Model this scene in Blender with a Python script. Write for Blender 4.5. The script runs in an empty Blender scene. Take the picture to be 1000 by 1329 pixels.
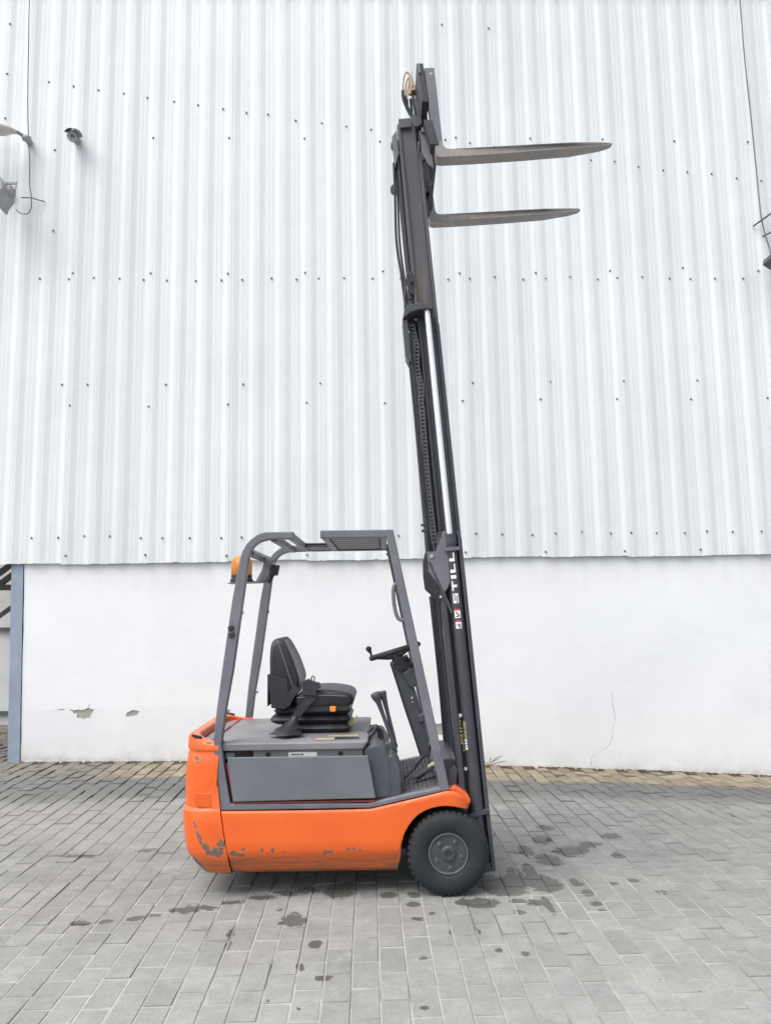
import bpy, bmesh, math, random
from mathutils import Vector, Matrix
random.seed(7)
R = math.radians
scene = bpy.context.scene
COL = scene.collection

# ------------------------------------------------------------------ camera, world, sun, exposure
cam_d = bpy.data.cameras.new("camera")
cam = bpy.data.objects.new("camera", cam_d)
COL.objects.link(cam)
cam.location = (0, 0, 1.557)
PITCH, ROLL = R(7.15), R(0.9)
fwd = Vector((0, math.cos(PITCH), math.sin(PITCH)))
up0 = Vector((0, -math.sin(PITCH), math.cos(PITCH)))
rt0 = Vector((1, 0, 0))
rt = rt0 * math.cos(ROLL) - up0 * math.sin(ROLL)
up = rt0 * math.sin(ROLL) + up0 * math.cos(ROLL)
CAMM = Matrix(((rt.x, up.x, -fwd.x, 0), (rt.y, up.y, -fwd.y, 0), (rt.z, up.z, -fwd.z, 1.557), (0, 0, 0, 1)))
cam.matrix_world = CAMM
cam_d.sensor_fit = 'HORIZONTAL'
cam_d.sensor_width = 36.0
cam_d.lens = 36.0
cam_d.clip_start = 0.05
cam_d.clip_end = 2000
scene.camera = cam

SUN_EL, SUN_AZ = R(58), R(232)          # azimuth clockwise from +Y: behind the camera, a little to the left
world = bpy.data.worlds.new("World")
scene.world = world
world.use_nodes = True
wn = world.node_tree.nodes
wl = world.node_tree.links
wn.clear()
sky = wn.new('ShaderNodeTexSky')
sky.sky_type = 'NISHITA'
sky.sun_disc = False
sky.sun_elevation = SUN_EL
sky.sun_rotation = SUN_AZ
sky.air_density = 1.0
sky.dust_density = 4.0
sky.ozone_density = 1.0
hs = wn.new('ShaderNodeHueSaturation')
hs.inputs["Saturation"].default_value = 0.5
bg = wn.new('ShaderNodeBackground')
bg.inputs['Strength'].default_value = 0.15
wo = wn.new('ShaderNodeOutputWorld')
wl.new(sky.outputs[0], hs.inputs['Color'])
wl.new(hs.outputs[0], bg.inputs[0])
wl.new(bg.outputs[0], wo.inputs[0])

sun_d = bpy.data.lights.new("sun", 'SUN')
sun_d.energy = 1.25
sun_d.angle = R(50)
sun_d.color = (1.0, 0.98, 0.945)
sun = bpy.data.objects.new("sun", sun_d)
COL.objects.link(sun)
sd = Vector((math.sin(SUN_AZ) * math.cos(SUN_EL), math.cos(SUN_AZ) * math.cos(SUN_EL), math.sin(SUN_EL)))
sun.rotation_euler = sd.to_track_quat('Z', 'Y').to_euler()
sun.location = (-6, -6, 20)

vs = scene.view_settings
vs.view_transform = 'Standard'
vs.look = 'None'
vs.gamma = 1.0
vs.use_curve_mapping = False
vs.exposure = 0.74

# ------------------------------------------------------------------ node helpers
class NT:
    def __init__(self, name):
        self.m = bpy.data.materials.new(name)
        self.m.use_nodes = True
        self.t = self.m.node_tree
        self.n = self.t.nodes
        self.b = self.n['Principled BSDF']
    def node(self, typ, ins=None, **kw):
        x = self.n.new(typ)
        for k, v in kw.items():
            setattr(x, k, v)
        for k, v in (ins or {}).items():
            self.put(x.inputs[k], v)
        return x
    def put(self, sock, v):
        if isinstance(v, bpy.types.NodeSocket):
            self.t.links.new(v, sock)
        elif isinstance(v, bpy.types.Node):
            self.t.links.new(v.outputs[0], sock)
        else:
            sock.default_value = v
    def math(self, op, a, b=None, c=None, clamp=False):
        x = self.n.new('ShaderNodeMath')
        x.operation = op
        x.use_clamp = clamp
        self.put(x.inputs[0], a)
        if b is not None: self.put(x.inputs[1], b)
        if c is not None: self.put(x.inputs[2], c)
        return x.outputs[0]
    def vmath(self, op, a, b=None):
        x = self.n.new('ShaderNodeVectorMath')
        x.operation = op
        self.put(x.inputs[0], a)
        if b is not None: self.put(x.inputs[1], b)
        return x
    def noise(self, vec, scale, detail=3, rough=0.55, dist=0.0):
        return self.node('ShaderNodeTexNoise', {'Vector': vec, 'Scale': scale, 'Detail': detail, 'Roughness': rough, 'Distortion': dist}).outputs['Fac']
    def ramp(self, fac, stops):
        x = self.n.new('ShaderNodeValToRGB')
        e = x.color_ramp.elements
        while len(e) < len(stops): e.new(0.5)
        for i, (p, c) in enumerate(stops):
            e[i].position = p
            e[i].color = c if len(c) == 4 else (*c, 1)
        self.put(x.inputs[0], fac)
        return x.outputs[0]
    def mr(self, v, a, b, c=0.0, d=1.0, smooth=False):
        x = self.n.new('ShaderNodeMapRange')
        if smooth: x.interpolation_type = 'SMOOTHSTEP'
        for i, q in enumerate((v, a, b, c, d)): self.put(x.inputs[i], q)
        return x.outputs[0]
    def mix(self, fac, a, b, blend='MIX'):
        x = self.n.new('ShaderNodeMix')
        x.data_type = 'RGBA'
        x.blend_type = blend
        self.put(x.inputs[0], fac)
        for s, v in ((x.inputs[6], a), (x.inputs[7], b)):
            if isinstance(v, tuple) and len(v) == 3: v = (*v, 1)
            self.put(s, v)
        return x.outputs[2]
    def scale(self, col, f):
        return self.vmath('SCALE', col).outputs[0] if False else self._scale(col, f)
    def _scale(self, col, f):
        x = self.n.new('ShaderNodeVectorMath')
        x.operation = 'SCALE'
        self.put(x.inputs[0], col)
        self.put(x.inputs[3], f)
        return x.outputs[0]
    def bump(self, h, strength=0.3, dist=0.01):
        x = self.node('ShaderNodeBump', {'Height': h, 'Strength': strength, 'Distance': dist})
        self.put(self.b.inputs['Normal'], x.outputs[0])
    def obj(self):
        return self.n.new('ShaderNodeTexCoord').outputs['Object']
    def pos(self):
        return self.n.new('ShaderNodeNewGeometry').outputs['Position']
    def nrm(self):
        return self.n.new('ShaderNodeNewGeometry').outputs['Normal']
    def set(self, **kw):
        names = {'color': 'Base Color', 'rough': 'Roughness', 'metal': 'Metallic', 'spec': 'Specular IOR Level', 'coat': 'Coat Weight', 'trans': 'Transmission Weight', 'emit': 'Emission Strength'}
        for k, v in kw.items():
            if isinstance(v, tuple) and len(v) == 3: v = (*v, 1)
            self.put(self.b.inputs[names[k]], v)
        return self

def paint(name, col, rough=0.5, dust=0.25, dustcol=(0.30, 0.28, 0.25), spec=0.4, scale=6.0, chips=0.0, chipcol=(0.06, 0.055, 0.05), scr=0.0):
    """worn paint: colour mottle, dust where the surface looks up, small chips"""
    t = NT(name)
    o = t.obj()
    n1 = t.noise(o, scale, 5, 0.6)
    n2 = t.noise(o, scale * 7, 4, 0.6)
    c = t.mix(t.mr(n1, 0.3, 0.7), tuple(x * 0.86 for x in col), tuple(min(1, x * 1.1) for x in col))
    upz = t.node('ShaderNodeSeparateXYZ', {0: t.nrm()}).outputs[2]
    df = t.math('MULTIPLY', t.mr(upz, 0.2, 0.95), t.mr(n2, 0.25, 0.75), clamp=True)
    df = t.math('MULTIPLY_ADD', df, dust, t.math('MULTIPLY', t.mr(n1, 0.5, 0.85), dust * 0.35), clamp=True)
    c = t.mix(df, c, dustcol)
    if scr:
        # hairline rubs and smudges
        for vec, lo in (((2.2, 3.0, 150), .66), ((90, 70, 5), .68), ((3.0, 130, 4), .67)):
            k = t.noise(t.vmath('MULTIPLY', o, vec).outputs[0], 1.0, 4, .6)
            k = t.math('MULTIPLY', t.mr(k, lo, lo + .05), t.mr(n1, .42, .62))
            c = t.mix(t.math('MULTIPLY', k, scr), c, tuple(min(1, x * 1.9 + .03) for x in col))
        c = t._scale(c, t.mr(t.noise(o, 2.3, 3, .5), .3, .7, .90, 1.08))
    if chips:
        n3 = t.noise(o, scale * 5, 6, 0.7)
        cm = t.mr(n3, 0.70 - chips, 0.72 - chips)
        c = t.mix(cm, c, chipcol)
    t.set(color=c, rough=t.mr(n2, 0.2, 0.8, rough - 0.1, rough + 0.15), spec=spec)
    t.bump(n2, 0.08, 0.004)
    return t.m

# ------------------------------------------------------------------ mesh helpers
def link(o, parent=None):
    COL.objects.link(o)
    if parent is not None:
        o.parent = parent
    return o

def mesh_obj(name, bm, mats, parent=None, smooth=True, bevel=0.0, angle=35, segs=2, recalc=True):
    if recalc:
        bmesh.ops.recalc_face_normals(bm, faces=bm.faces[:])
    me = bpy.data.meshes.new(name)
    bm.to_mesh(me)
    bm.free()
    for m in (mats if isinstance(mats, (list, tuple)) else [mats]):
        me.materials.append(m)
    if smooth:
        me.polygons.foreach_set('use_smooth', [True] * len(me.polygons))
        me.set_sharp_from_angle(angle=R(angle))
    o = bpy.data.objects.new(name, me)
    link(o, parent)
    if bevel > 0:
        b = o.modifiers.new('edge', 'BEVEL')
        b.width = bevel
        b.segments = segs
        b.limit_method = 'ANGLE'
        b.angle_limit = R(40)
        b.use_clamp_overlap = True
        if smooth: b.harden_normals = True
    return o

def pieces(name, bm, mats, parent=None, **kw):
    """every loose piece of bm becomes an object of its own"""
    bm.verts.ensure_lookup_table()
    seen, out = set(), []
    for v0 in bm.verts:
        if v0 in seen: continue
        st, isl = [v0], []
        seen.add(v0)
        while st:
            v = st.pop(); isl.append(v)
            for e in v.link_edges:
                w = e.other_vert(v)
                if w not in seen: seen.add(w); st.append(w)
        b2 = BM()
        mp_ = {v: b2.verts.new(v.co) for v in isl}
        for f in {f for v in isl for f in v.link_faces}:
            b2.faces.new([mp_[v] for v in f.verts]).material_index = f.material_index
        out.append(mesh_obj(name, b2, mats, parent, **kw))
    bm.free()
    return out

def empty(name, loc, label=None, cat=None, group=None, kind=None):
    o = bpy.data.objects.new(name, None)
    o.empty_display_size = 0.2
    o.location = loc
    link(o)
    return tag(o, label, cat, group, kind)

def tag(o, label=None, cat=None, group=None, kind=None):
    if label: o['label'] = label
    if cat: o['category'] = cat
    if group: o['group'] = group
    if kind: o['kind'] = kind
    return o

def BM(): return bmesh.new()

def box(bm, c, s, rot=None, mat=0):
    M = Matrix.Translation(c)
    if rot is not None: M = M @ rot
    M = M @ Matrix.Diagonal((*s, 1))
    r = bmesh.ops.create_cube(bm, size=1.0, matrix=M)
    for f in {f for v in r['verts'] for f in v.link_faces}: f.material_index = mat
    return r['verts']

def bx(bm, x0, x1, y0, y1, z0, z1, mat=0):
    return box(bm, ((x0 + x1) / 2, (y0 + y1) / 2, (z0 + z1) / 2), (x1 - x0, y1 - y0, z1 - z0), mat=mat)

def prism(bm, pts, y0, y1, mat=0, fn=None):
    """outline in (x, z) given thickness along y; fn maps (a, y, b) to a point"""
    fn = fn or (lambda a, y, b: (a, y, b))
    A = [bm.verts.new(fn(p[0], y0, p[1])) for p in pts]
    B = [bm.verts.new(fn(p[0], y1, p[1])) for p in pts]
    fs = [bm.faces.new(A), bm.faces.new(B[::-1])]
    n = len(pts)
    for i in range(n):
        j = (i + 1) % n
        fs.append(bm.faces.new((A[j], A[i], B[i], B[j])))
    for f in fs: f.material_index = mat
    return fs

def loft(bm, loops, cap0=True, cap1=True, closed=True, mat=0):
    L = [[bm.verts.new(p) for p in lp] for lp in loops]
    n = len(L[0])
    for a, b in zip(L, L[1:]):
        for i in range(n if closed else n - 1):
            j = (i + 1) % n
            f = bm.faces.new((a[i], a[j], b[j], b[i]))
            f.material_index = mat
    if cap0: bm.faces.new(L[0][::-1]).material_index = mat
    if cap1: bm.faces.new(L[-1]).material_index = mat
    return L

def tube(bm, path, r, n=10, mat=0, cap=True):
    P = [Vector(p) for p in path]
    loops = []
    prev = None
    for i, p in enumerate(P):
        d = (P[min(i + 1, len(P) - 1)] - P[max(i - 1, 0)]).normalized()
        if prev is None:
            a = d.orthogonal().normalized()
        else:
            a = (prev - d * prev.dot(d))
            a = a.normalized() if a.length > 1e-6 else d.orthogonal().normalized()
        prev = a
        b = d.cross(a)
        rr = r[i] if isinstance(r, (list, tuple)) else r
        loops.append([p + (a * math.cos(2 * math.pi * k / n) + b * math.sin(2 * math.pi * k / n)) * rr for k in range(n)])
    loft(bm, loops, cap, cap, True, mat)

def spline(pts, k=6):
    """Catmull-Rom through the points"""
    P = [Vector(p) for p in pts]
    P = [P[0] * 2 - P[1]] + P + [P[-1] * 2 - P[-2]]
    out = []
    for i in range(1, len(P) - 2):
        for s in range(k):
            t = s / k
            a, b, c, d = P[i - 1:i + 3]
            out.append(0.5 * ((2 * b) + (c - a) * t + (2 * a - 5 * b + 4 * c - d) * t * t + (3 * b - a - 3 * c + d) * t ** 3))
    out.append(P[-2])
    return out

def lathe_y(bm, prof, cx, cz, n=48, mat=0, cap=True):
    """revolve (y, r) profile about the y axis through (cx, cz)"""
    loops = [[(cx + r * math.cos(2 * math.pi * k / n), y, cz + r * math.sin(2 * math.pi * k / n)) for k in range(n)] for y, r in prof]
    loft(bm, loops, cap, cap, True, mat)

def cyl(bm, p0, p1, r, n=16, mat=0):
    tube(bm, [p0, p1], r, n, mat)

# ------------------------------------------------------------------ wall frame and ground height
YAW = R(1.4)
CU = Vector((math.cos(YAW), math.sin(YAW), 0))
CV = Vector((-math.sin(YAW), math.cos(YAW), 0))
W0 = Vector((0, 8.2, 0))
def W(u, v, z=0.0):
    p = W0 + CU * u + CV * v
    return Vector((p.x, p.y, z))
def gz(u, v):
    """the yard is level under the truck and falls away to the right along the wall"""
    u = max(-7.0, min(7.0, u))
    t = min(max((v + 3.5) / 3.5, 0.0), 1.0)
    return (-0.03 - 0.037 * u - 0.0036 * u * u) * t * t * (3 - 2 * t)

# ------------------------------------------------------------------ ground materials
STAINS = [(1.041,-2.491,0.066,0.064),(0.953,-2.787,0.067,0.114),(0.785,-3.023,0.064,0.136),(0.899,-3.222,0.08,0.124),(1.056,-3.059,0.097,0.101),(1.162,-3.016,0.039,0.085),(1.429,-2.721,0.068,0.08),(1.25,-2.917,0.071,0.072),(1.346,-3.177,0.047,0.063),(0.549,-3.656,0.111,0.149),(0.771,-3.634,0.087,0.137),(0.64,-3.472,0.045,0.135),(0.739,-3.479,0.04,0.206),(0.363,-3.895,0.122,0.065),(0.578,-3.887,0.045,0.043),(0.677,-3.905,0.057,0.043),(0.554,-4.033,0.031,0.03),(0.724,-3.951,0.024,0.129),(-0.593,-4.068,0.058,0.079),(-0.463,-4.36,0.031,0.043),(1.281,-3.62,0.035,0.037),(1.374,-3.806,0.033,0.028),(0.953,-3.61,0.031,0.05),(0.962,-3.66,0.034,0.037),(0.977,-3.791,0.033,0.046),(0.982,-3.946,0.036,0.037),(0.978,-4.04,0.019,0.025),(1.158,-3.661,0.034,0.024),(0.485,-4.51,0.017,0.024),(0.381,-4.464,0.018,0.024),(0.027,-4.529,0.021,0.023),(0.003,-4.958,0.015,0.015),(-0.497,-4.936,0.009,0.012),(-0.381,-3.664,0.095,0.122),(-0.104,-3.753,0.047,0.046),(0.027,-3.762,0.038,0.046),(0.019,-3.894,0.037,0.038),(0.027,-4.088,0.027,0.024),(-0.688,-3.932,0.02,0.021),(0.181,-4.257,0.015,0.036),(0.313,-4.247,0.015,0.036),(0.711,-4.307,0.029,0.021),(-0.885,-4.208,0.016,0.045),(-0.878,-4.347,0.011,0.06),(-1.674,-4.029,0.055,0.035),(-1.554,-4.017,0.036,0.03),(-1.408,-3.997,0.047,0.036),(-1.327,-3.952,0.041,0.026),(-1.18,-3.9,0.073,0.043),(-1.067,-3.865,0.058,0.032),(-0.957,-3.797,0.067,0.034),(-0.799,-3.74,0.076,0.034),(-0.657,-3.693,0.069,0.036),(-0.553,-3.653,0.06,0.049),(-2.093,-2.952,0.111,0.039),(-1.672,-2.872,0.071,0.033),(0.106,-4.024,0.016,0.02),(-0.629,-4.875,0.009,0.013),(-0.515,-4.587,0.017,0.045),(-0.408,-4.693,0.033,0.028)] + [(0.47, -3.60, .09, .13), (0.66, -3.57, .13, .10), (0.80, -3.66, .07, .07), (0.56, -3.76, .10, .05)]

def wall_uv(t):
    p = t.pos()
    q = t.vmath('SUBTRACT', p, tuple(W0)).outputs[0]
    u = t.vmath('DOT_PRODUCT', q, tuple(CU)).outputs['Value']
    v = t.vmath('DOT_PRODUCT', q, tuple(CV)).outputs['Value']
    return p, u, v

def mat_paver():
    t = NT('concrete_paver')
    p, u, v = wall_uv(t)
    isl = t.n.new('ShaderNodeNewGeometry').outputs['Random Per Island']
    oi = t.n.new('ShaderNodeObjectInfo').outputs['Random']
    rnd = t.math('FRACT', t.math('ADD', isl, oi))
    big = t.noise(p, 0.55, 4, 0.6)
    mid = t.noise(p, 3.2, 5, 0.62)
    fine = t.noise(p, 60, 5, 0.7)
    grit = t.noise(p, 210, 3, 0.7)
    c = t.mix(rnd, (0.218, 0.223, 0.213), (0.262, 0.267, 0.254))
    r2 = t.math('FRACT', t.math('MULTIPLY', rnd, 17.31))
    c = t._scale(c, t.mr(r2, 0.0, 0.25, 0.93, 1.0))
    c = t.mix(t.mr(big, 0.35, 0.65), c, t.mix(0.5, c, (0.250, 0.246, 0.228)))
    c = t._scale(c, t.mr(v, -3.2, -5.2, 0.96, 1.18, smooth=True))
    c = t._scale(c, t.mr(mid, 0.25, 0.75, 0.84, 1.14))
    c = t._scale(c, t.mr(t.noise(p, 14, 4, 0.65), 0.25, 0.75, 0.88, 1.10))
    c = t._scale(c, t.mr(fine, 0.25, 0.75, 0.84, 1.12))
    c = t._scale(c, t.mr(grit, 0.25, 0.75, 0.90, 1.08))
    # pale efflorescence blotches
    eff = t.math('MULTIPLY', t.mr(t.noise(p, 5.5, 6, 0.7), 0.56, 0.72), 0.45)
    c = t.mix(eff, c, (0.38, 0.385, 0.38))
    # damp, dirty band along the wall and the mossy sandy courses at its foot
    wob = t.math('MULTIPLY_ADD', t.math('SUBTRACT', t.noise(p, 1.1, 4, 0.6), 0.5), 0.9, v)
    dark = t.math('MULTIPLY', t.mr(wob, -1.75, -1.25, smooth=True), t.mr(mid, 0.15, 0.6, 0.55, 1.0))
    leftfade = t.mr(u, -3.4, -2.2, 0.8, 1.0)
    dark = t.math('MULTIPLY', dark, leftfade)
    c = t.mix(t.math('MULTIPLY', dark, 0.72), c, (0.088, 0.087, 0.084))
    wob2 = t.math('MULTIPLY_ADD', t.math('SUBTRACT', t.noise(p, 2.3, 4, 0.6), 0.5), 0.4, v)
    tan = t.mr(wob2, -0.78, -0.66, smooth=True)
    lt = t.mr(u, -2.9, -2.2, 0.25, 1.0)
    tan = t.math('MULTIPLY', tan, lt)
    tc = t.mix(t.mr(t.noise(p, 4.0, 4, 0.6), 0.40, 0.60), (0.255, 0.22, 0.15), (0.31, 0.25, 0.185))
    tc = t.mix(rnd, t._scale(tc, 0.72), t._scale(tc, 1.08))
    c = t.mix(t.math('MULTIPLY', tan, 0.9), c, tc)
    # dry dusty band on the left, between the damp strip and the truck
    dust = t.math('MULTIPLY', t.mr(t.math('ABSOLUTE', t.math('ADD', wob, 2.15)), 0.75, 0.15, smooth=True), t.mr(u, -0.6, -1.8))
    c = t.mix(t.math('MULTIPLY', dust, 0.55), c, (0.275, 0.258, 0.235))
    # oil and water spots
    d3 = t.node('ShaderNodeTexNoise', {'Vector': p, 'Scale': 9.0, 'Detail': 4, 'Roughness': 0.6})
    dv = t.vmath('SCALE', t.vmath('SUBTRACT', d3.outputs['Color'], (0.5, 0.5, 0.5)).outputs[0])
    dv.inputs[3].default_value = 0.16
    d4 = t.node('ShaderNodeTexNoise', {'Vector': p, 'Scale': 24.0, 'Detail': 3})
    dw = t.vmath('SCALE', t.vmath('SUBTRACT', d4.outputs['Color'], (0.5, 0.5, 0.5)).outputs[0])
    dw.inputs[3].default_value = 0.085
    disp = t.vmath('ADD', dv.outputs[0], dw.outputs[0]).outputs[0]
    small = t.vmath('SCALE', disp)
    small.inputs[3].default_value = 0.35
    uv = t.node('ShaderNodeCombineXYZ', {0: u, 1: v}).outputs[0]
    qb = t.vmath('ADD', uv, disp).outputs[0]
    qs = t.vmath('ADD', uv, small.outputs[0]).outputs[0]
    acc = None
    for (su, sv, ru, rv) in STAINS:
        q = qb if ru > 0.05 else qs
        e = t.vmath('MULTIPLY', t.vmath('SUBTRACT', q, (su, sv, 0)).outputs[0], (1 / ru, 1 / rv, 0)).outputs[0]
        d = t.vmath('LENGTH', e).outputs['Value']
        acc = d if acc is None else t.math('MINIMUM', acc, d)
    wet = t.mr(acc, 1.06, 0.90, smooth=True)
    wet = t.math('MULTIPLY', wet, t.mr(d3.outputs['Fac'], 0.25, 0.6, 0.75, 1.0))
    c = t.mix(t.math('MULTIPLY', wet, 0.86), c, (0.062, 0.063, 0.055))
    t.set(color=c, rough=t.mix(wet, t.mr(fine, 0.2, 0.8, 0.78, 0.95), (0.5, 0.5, 0.5)), spec=0.25)
    t.bump(t.math('ADD', fine, t.math('MULTIPLY', grit, 0.6)), 0.35, 0.004)
    return t.m

def mat_sand():
    t = NT('joint_sand')
    p, u, v = wall_uv(t)
    uvs = t.node('ShaderNodeCombineXYZ', {0: u, 1: v}).outputs[0]
    acc = None
    for (su, sv, ru, rv) in [q for q in STAINS if q[2] > .05]:
        d = t.vmath('LENGTH', t.vmath('MULTIPLY', t.vmath('SUBTRACT', uvs, (su, sv, 0)).outputs[0], (1 / ru, 1 / rv, 0)).outputs[0]).outputs['Value']
        acc = d if acc is None else t.math('MINIMUM', acc, d)
    n = t.noise(p, 2.0, 4, 0.6)
    g = t.noise(p, 160, 3, 0.7)
    c = t.mix(t.mr(n, 0.3, 0.7), (0.28, 0.28, 0.268), (0.42, 0.42, 0.405))
    # joints are swept clean and dark near the wall, sand-filled in front
    far = t.mr(t.math('MULTIPLY_ADD', t.math('SUBTRACT', n, 0.5), 1.6, v), -3.6, -2.0)
    c = t.mix(far, c, (0.075, 0.07, 0.06))
    dk = t.mr(t.noise(p, 1.4, 3, 0.6), 0.52, 0.62)
    c = t.mix(t.math('MULTIPLY', dk, 0.75), c, (0.12, 0.115, 0.105))
    c = t._scale(c, t.mr(g, 0.2, 0.8, 0.8, 1.2))
    c = t.mix(t.math('MULTIPLY', t.mr(acc, 1.25, 0.9), 0.85), c, (0.045, 0.043, 0.038))
    # beyond the laid field: plain running-bond texture
    uvv = t.node('ShaderNodeCombineXYZ', {0: v, 1: u}).outputs[0]
    br = t.node('ShaderNodeTexBrick', {'Vector': uvv, 'Color1': (0.21, 0.21, 0.205, 1), 'Color2': (0.25, 0.25, 0.245, 1), 'Mortar': (0.32, 0.31, 0.29, 1), 'Scale': 1.0,
                                       'Mortar Size': 0.003, 'Brick Width': 0.2455, 'Row Height': 0.1187})
    out = t.math('MAXIMUM', t.math('MAXIMUM', t.mr(t.math('ABSOLUTE', u), 7.0, 7.02), t.mr(v, -11.0, -11.02)), t.mr(v, 4.0, 4.02))
    c = t.mix(out, c, br.outputs[0])
    t.set(color=c, rough=0.95, spec=0.1)
    t.bump(g, 0.4, 0.003)
    return t.m

M_PAVER = mat_paver()
M_SAND = mat_sand()

# ------------------------------------------------------------------ ground sheet, to the horizon
bm = BM()
def axis(lo, hi, step, far):
    a = [lo + step * i for i in range(int(round((hi - lo) / step)) + 1)]
    out = []
    d = 1.0
    while d < far:
        out.append(d); d *= 1.8
    return [lo - x for x in out[::-1]] + a + [hi + x for x in out]
US, VS = axis(-9, 9, 0.5, 600), axis(-12, 5, 0.25, 600)
grid = [[bm.verts.new(W(u, v, gz(u, v) - (0.0034 if v < -1.6 else 0.011))) for u in US] for v in VS]
for j in range(len(VS) - 1):
    for i in range(len(US) - 1):
        bm.faces.new((grid[j][i], grid[j][i + 1], grid[j + 1][i + 1], grid[j + 1][i]))
ground = mesh_obj('ground', bm, M_SAND, smooth=True)
tag(ground, kind='structure')

# ------------------------------------------------------------------ pavers
CW_, RW_ = 0.1187, 0.2455
U_ORG, V_ORG = -0.2883, -5.031
pavement = empty('pavement', (0, 0, 0), kind='structure')
pavement['label'] = 'grey concrete block paving laid in straight running-bond columns'
def paver_shape(bm, cx, cy, zf, jit, gap):
    hw, hl = CW_ / 2 - gap, RW_ / 2 - gap * 1.55
    ch, dp = 0.0025, 0.0020
    dx, dy, tz, tx, ty = jit
    loops = []
    for (ins, z) in ((0, -0.030), (0, -dp), (ch, 0)):
        lp = []
        for sx, sy in ((-1, -1), (1, -1), (1, 1), (-1, 1)):
            a, b = sx * (hw - ins) + dx, sy * (hl - ins) + dy
            zz = z + tz + tx * sx + ty * sy
            lp.append(zf(cx + a, cy + b, zz))
        loops.append(lp)
    loft(bm, loops, False, True)

def jitter(k=1.0):
    return (random.gauss(0, .0007) * k, random.gauss(0, .0022) * k, random.gauss(0, .0010) * k, random.gauss(0, .0008) * k, random.gauss(0, .0013) * k)

cells = []
for k in range(-57, 62):
    u = U_ORG + (k + 0.5) * CW_
    off = 0.0 if k % 2 == 0 else 0.56 * RW_
    for j in range(-27, 40):
        v = V_ORG + off + (j + 0.5) * RW_
        if v > -0.05 and u > -3.7: continue        # under the building
        if not (-11 < v < 4): continue
        cells.append((u, v))

cinv = CAMM.inverted()
def frame_px(pt):
    q = cinv @ Vector(pt)
    if q.z > -0.2: return None
    return 500 - 1000 * q.x / q.z, 664.5 + 1000 * q.y / q.z
near = []
for (u, v) in cells:
    P = W(u, v, gz(u, v))
    q = frame_px(P)
    if q and -10 < q[0] < 1010 and 0 < q[1] < 1340:
        # skip pavers the truck hides
        if 262 < q[0] < 515 and q[1] < 1130: continue
        near.append((P.y, u, v))
near.sort()
near = near[:300]
nearset = {(u, v) for _, u, v in near}
protos = []
for i in range(8):
    bm = BM()
    paver_shape(bm, 0, 0, lambda a, b, z: (a, b, z), jitter(), 0.0036 + random.random() * 0.0010)
    bmesh.ops.recalc_face_normals(bm, faces=bm.faces[:])
    me = bpy.data.meshes.new('paver')
    bm.to_mesh(me); bm.free()
    me.materials.append(M_PAVER)
    protos.append(me)
for i, (_, u, v) in enumerate(near):
    o = bpy.data.objects.new('paver', protos[random.randrange(8)])
    COL.objects.link(o)
    o.parent = pavement
    P = W(u, v, gz(u, v) + random.gauss(0, 0.0007))
    o.location = P
    sl = (gz(u, v + .1) - gz(u, v - .1)) / .2
    o.rotation_euler = (math.atan(sl), -math.atan((gz(u + .1, v) - gz(u - .1, v)) / .2), YAW + random.gauss(0, 0.003))
bm = BM()
for (u, v) in cells:
    if (u, v) in nearset: continue
    k = 1.0
    gap = 0.0034 + random.random() * 0.0012
    if v > -1.5:                                   # old, uneven, open-jointed courses at the wall
        k, gap = 2.0, 0.0042 + random.random() * 0.0025
    if v > -0.7: k = 3.0
    paver_shape(bm, u, v, lambda a, b, z: W(a, b, gz(a, b) + z), jitter(k), gap)
pf = mesh_obj('paver_field', bm, M_PAVER, pavement, smooth=False)
pf['kind'] = 'stuff'

# ------------------------------------------------------------------ the warehouse
def mat_cladding():
    t = NT('white_steel_cladding')
    p = t.pos()
    oi = t.n.new('ShaderNodeObjectInfo').outputs['Random']
    s = t.vmath('MULTIPLY', p, (16, 16, 0.35)).outputs[0]
    s2 = t.vmath('MULTIPLY', p, (60, 60, 1.0)).outputs[0]
    st = t.noise(s, 1.0, 4, 0.6)
    st2 = t.noise(s2, 1.0, 3, 0.6)
    blot = t.noise(p, 0.9, 4, 0.6)
    c = t.mix(t.mr(st, 0.3, 0.7), (0.690, 0.722, 0.732), (0.730, 0.760, 0.768))
    c = t._scale(c, t.mr(st2, 0.25, 0.75, 0.965, 1.015))
    c = t._scale(c, t.mr(oi, 0, 1, 0.96, 1.02))
    c = t._scale(c, t.mr(blot, 0.3, 0.7, 0.96, 1.02))
    z = t.node('ShaderNodeSeparateXYZ', {0: p}).outputs[2]
    top = t.math('MULTIPLY', t.mr(z, 8.48, 8.72, smooth=True), t.mr(st, 0.35, 0.65))
    c = t.mix(t.math('MULTIPLY', top, 0.7), c, (0.30, 0.26, 0.21))
    low = t.math('MULTIPLY', t.mr(z, 2.35, 2.08), t.mr(t.noise(p, 7, 5, 0.6), 0.5, 0.75))
    c = t.mix(t.math('MULTIPLY', low, 0.25), c, (0.45, 0.40, 0.34))
    t.set(color=c, rough=t.mr(st, 0.2, 0.8, 0.42, 0.6), spec=0.4)
    t.bump(t.math('ADD', t.math('MULTIPLY', t.noise(p, 2.4, 2, .5), 4.0), t.math('MULTIPLY', st, 0.4)), 0.22, 0.008)
    return t.m

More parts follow.
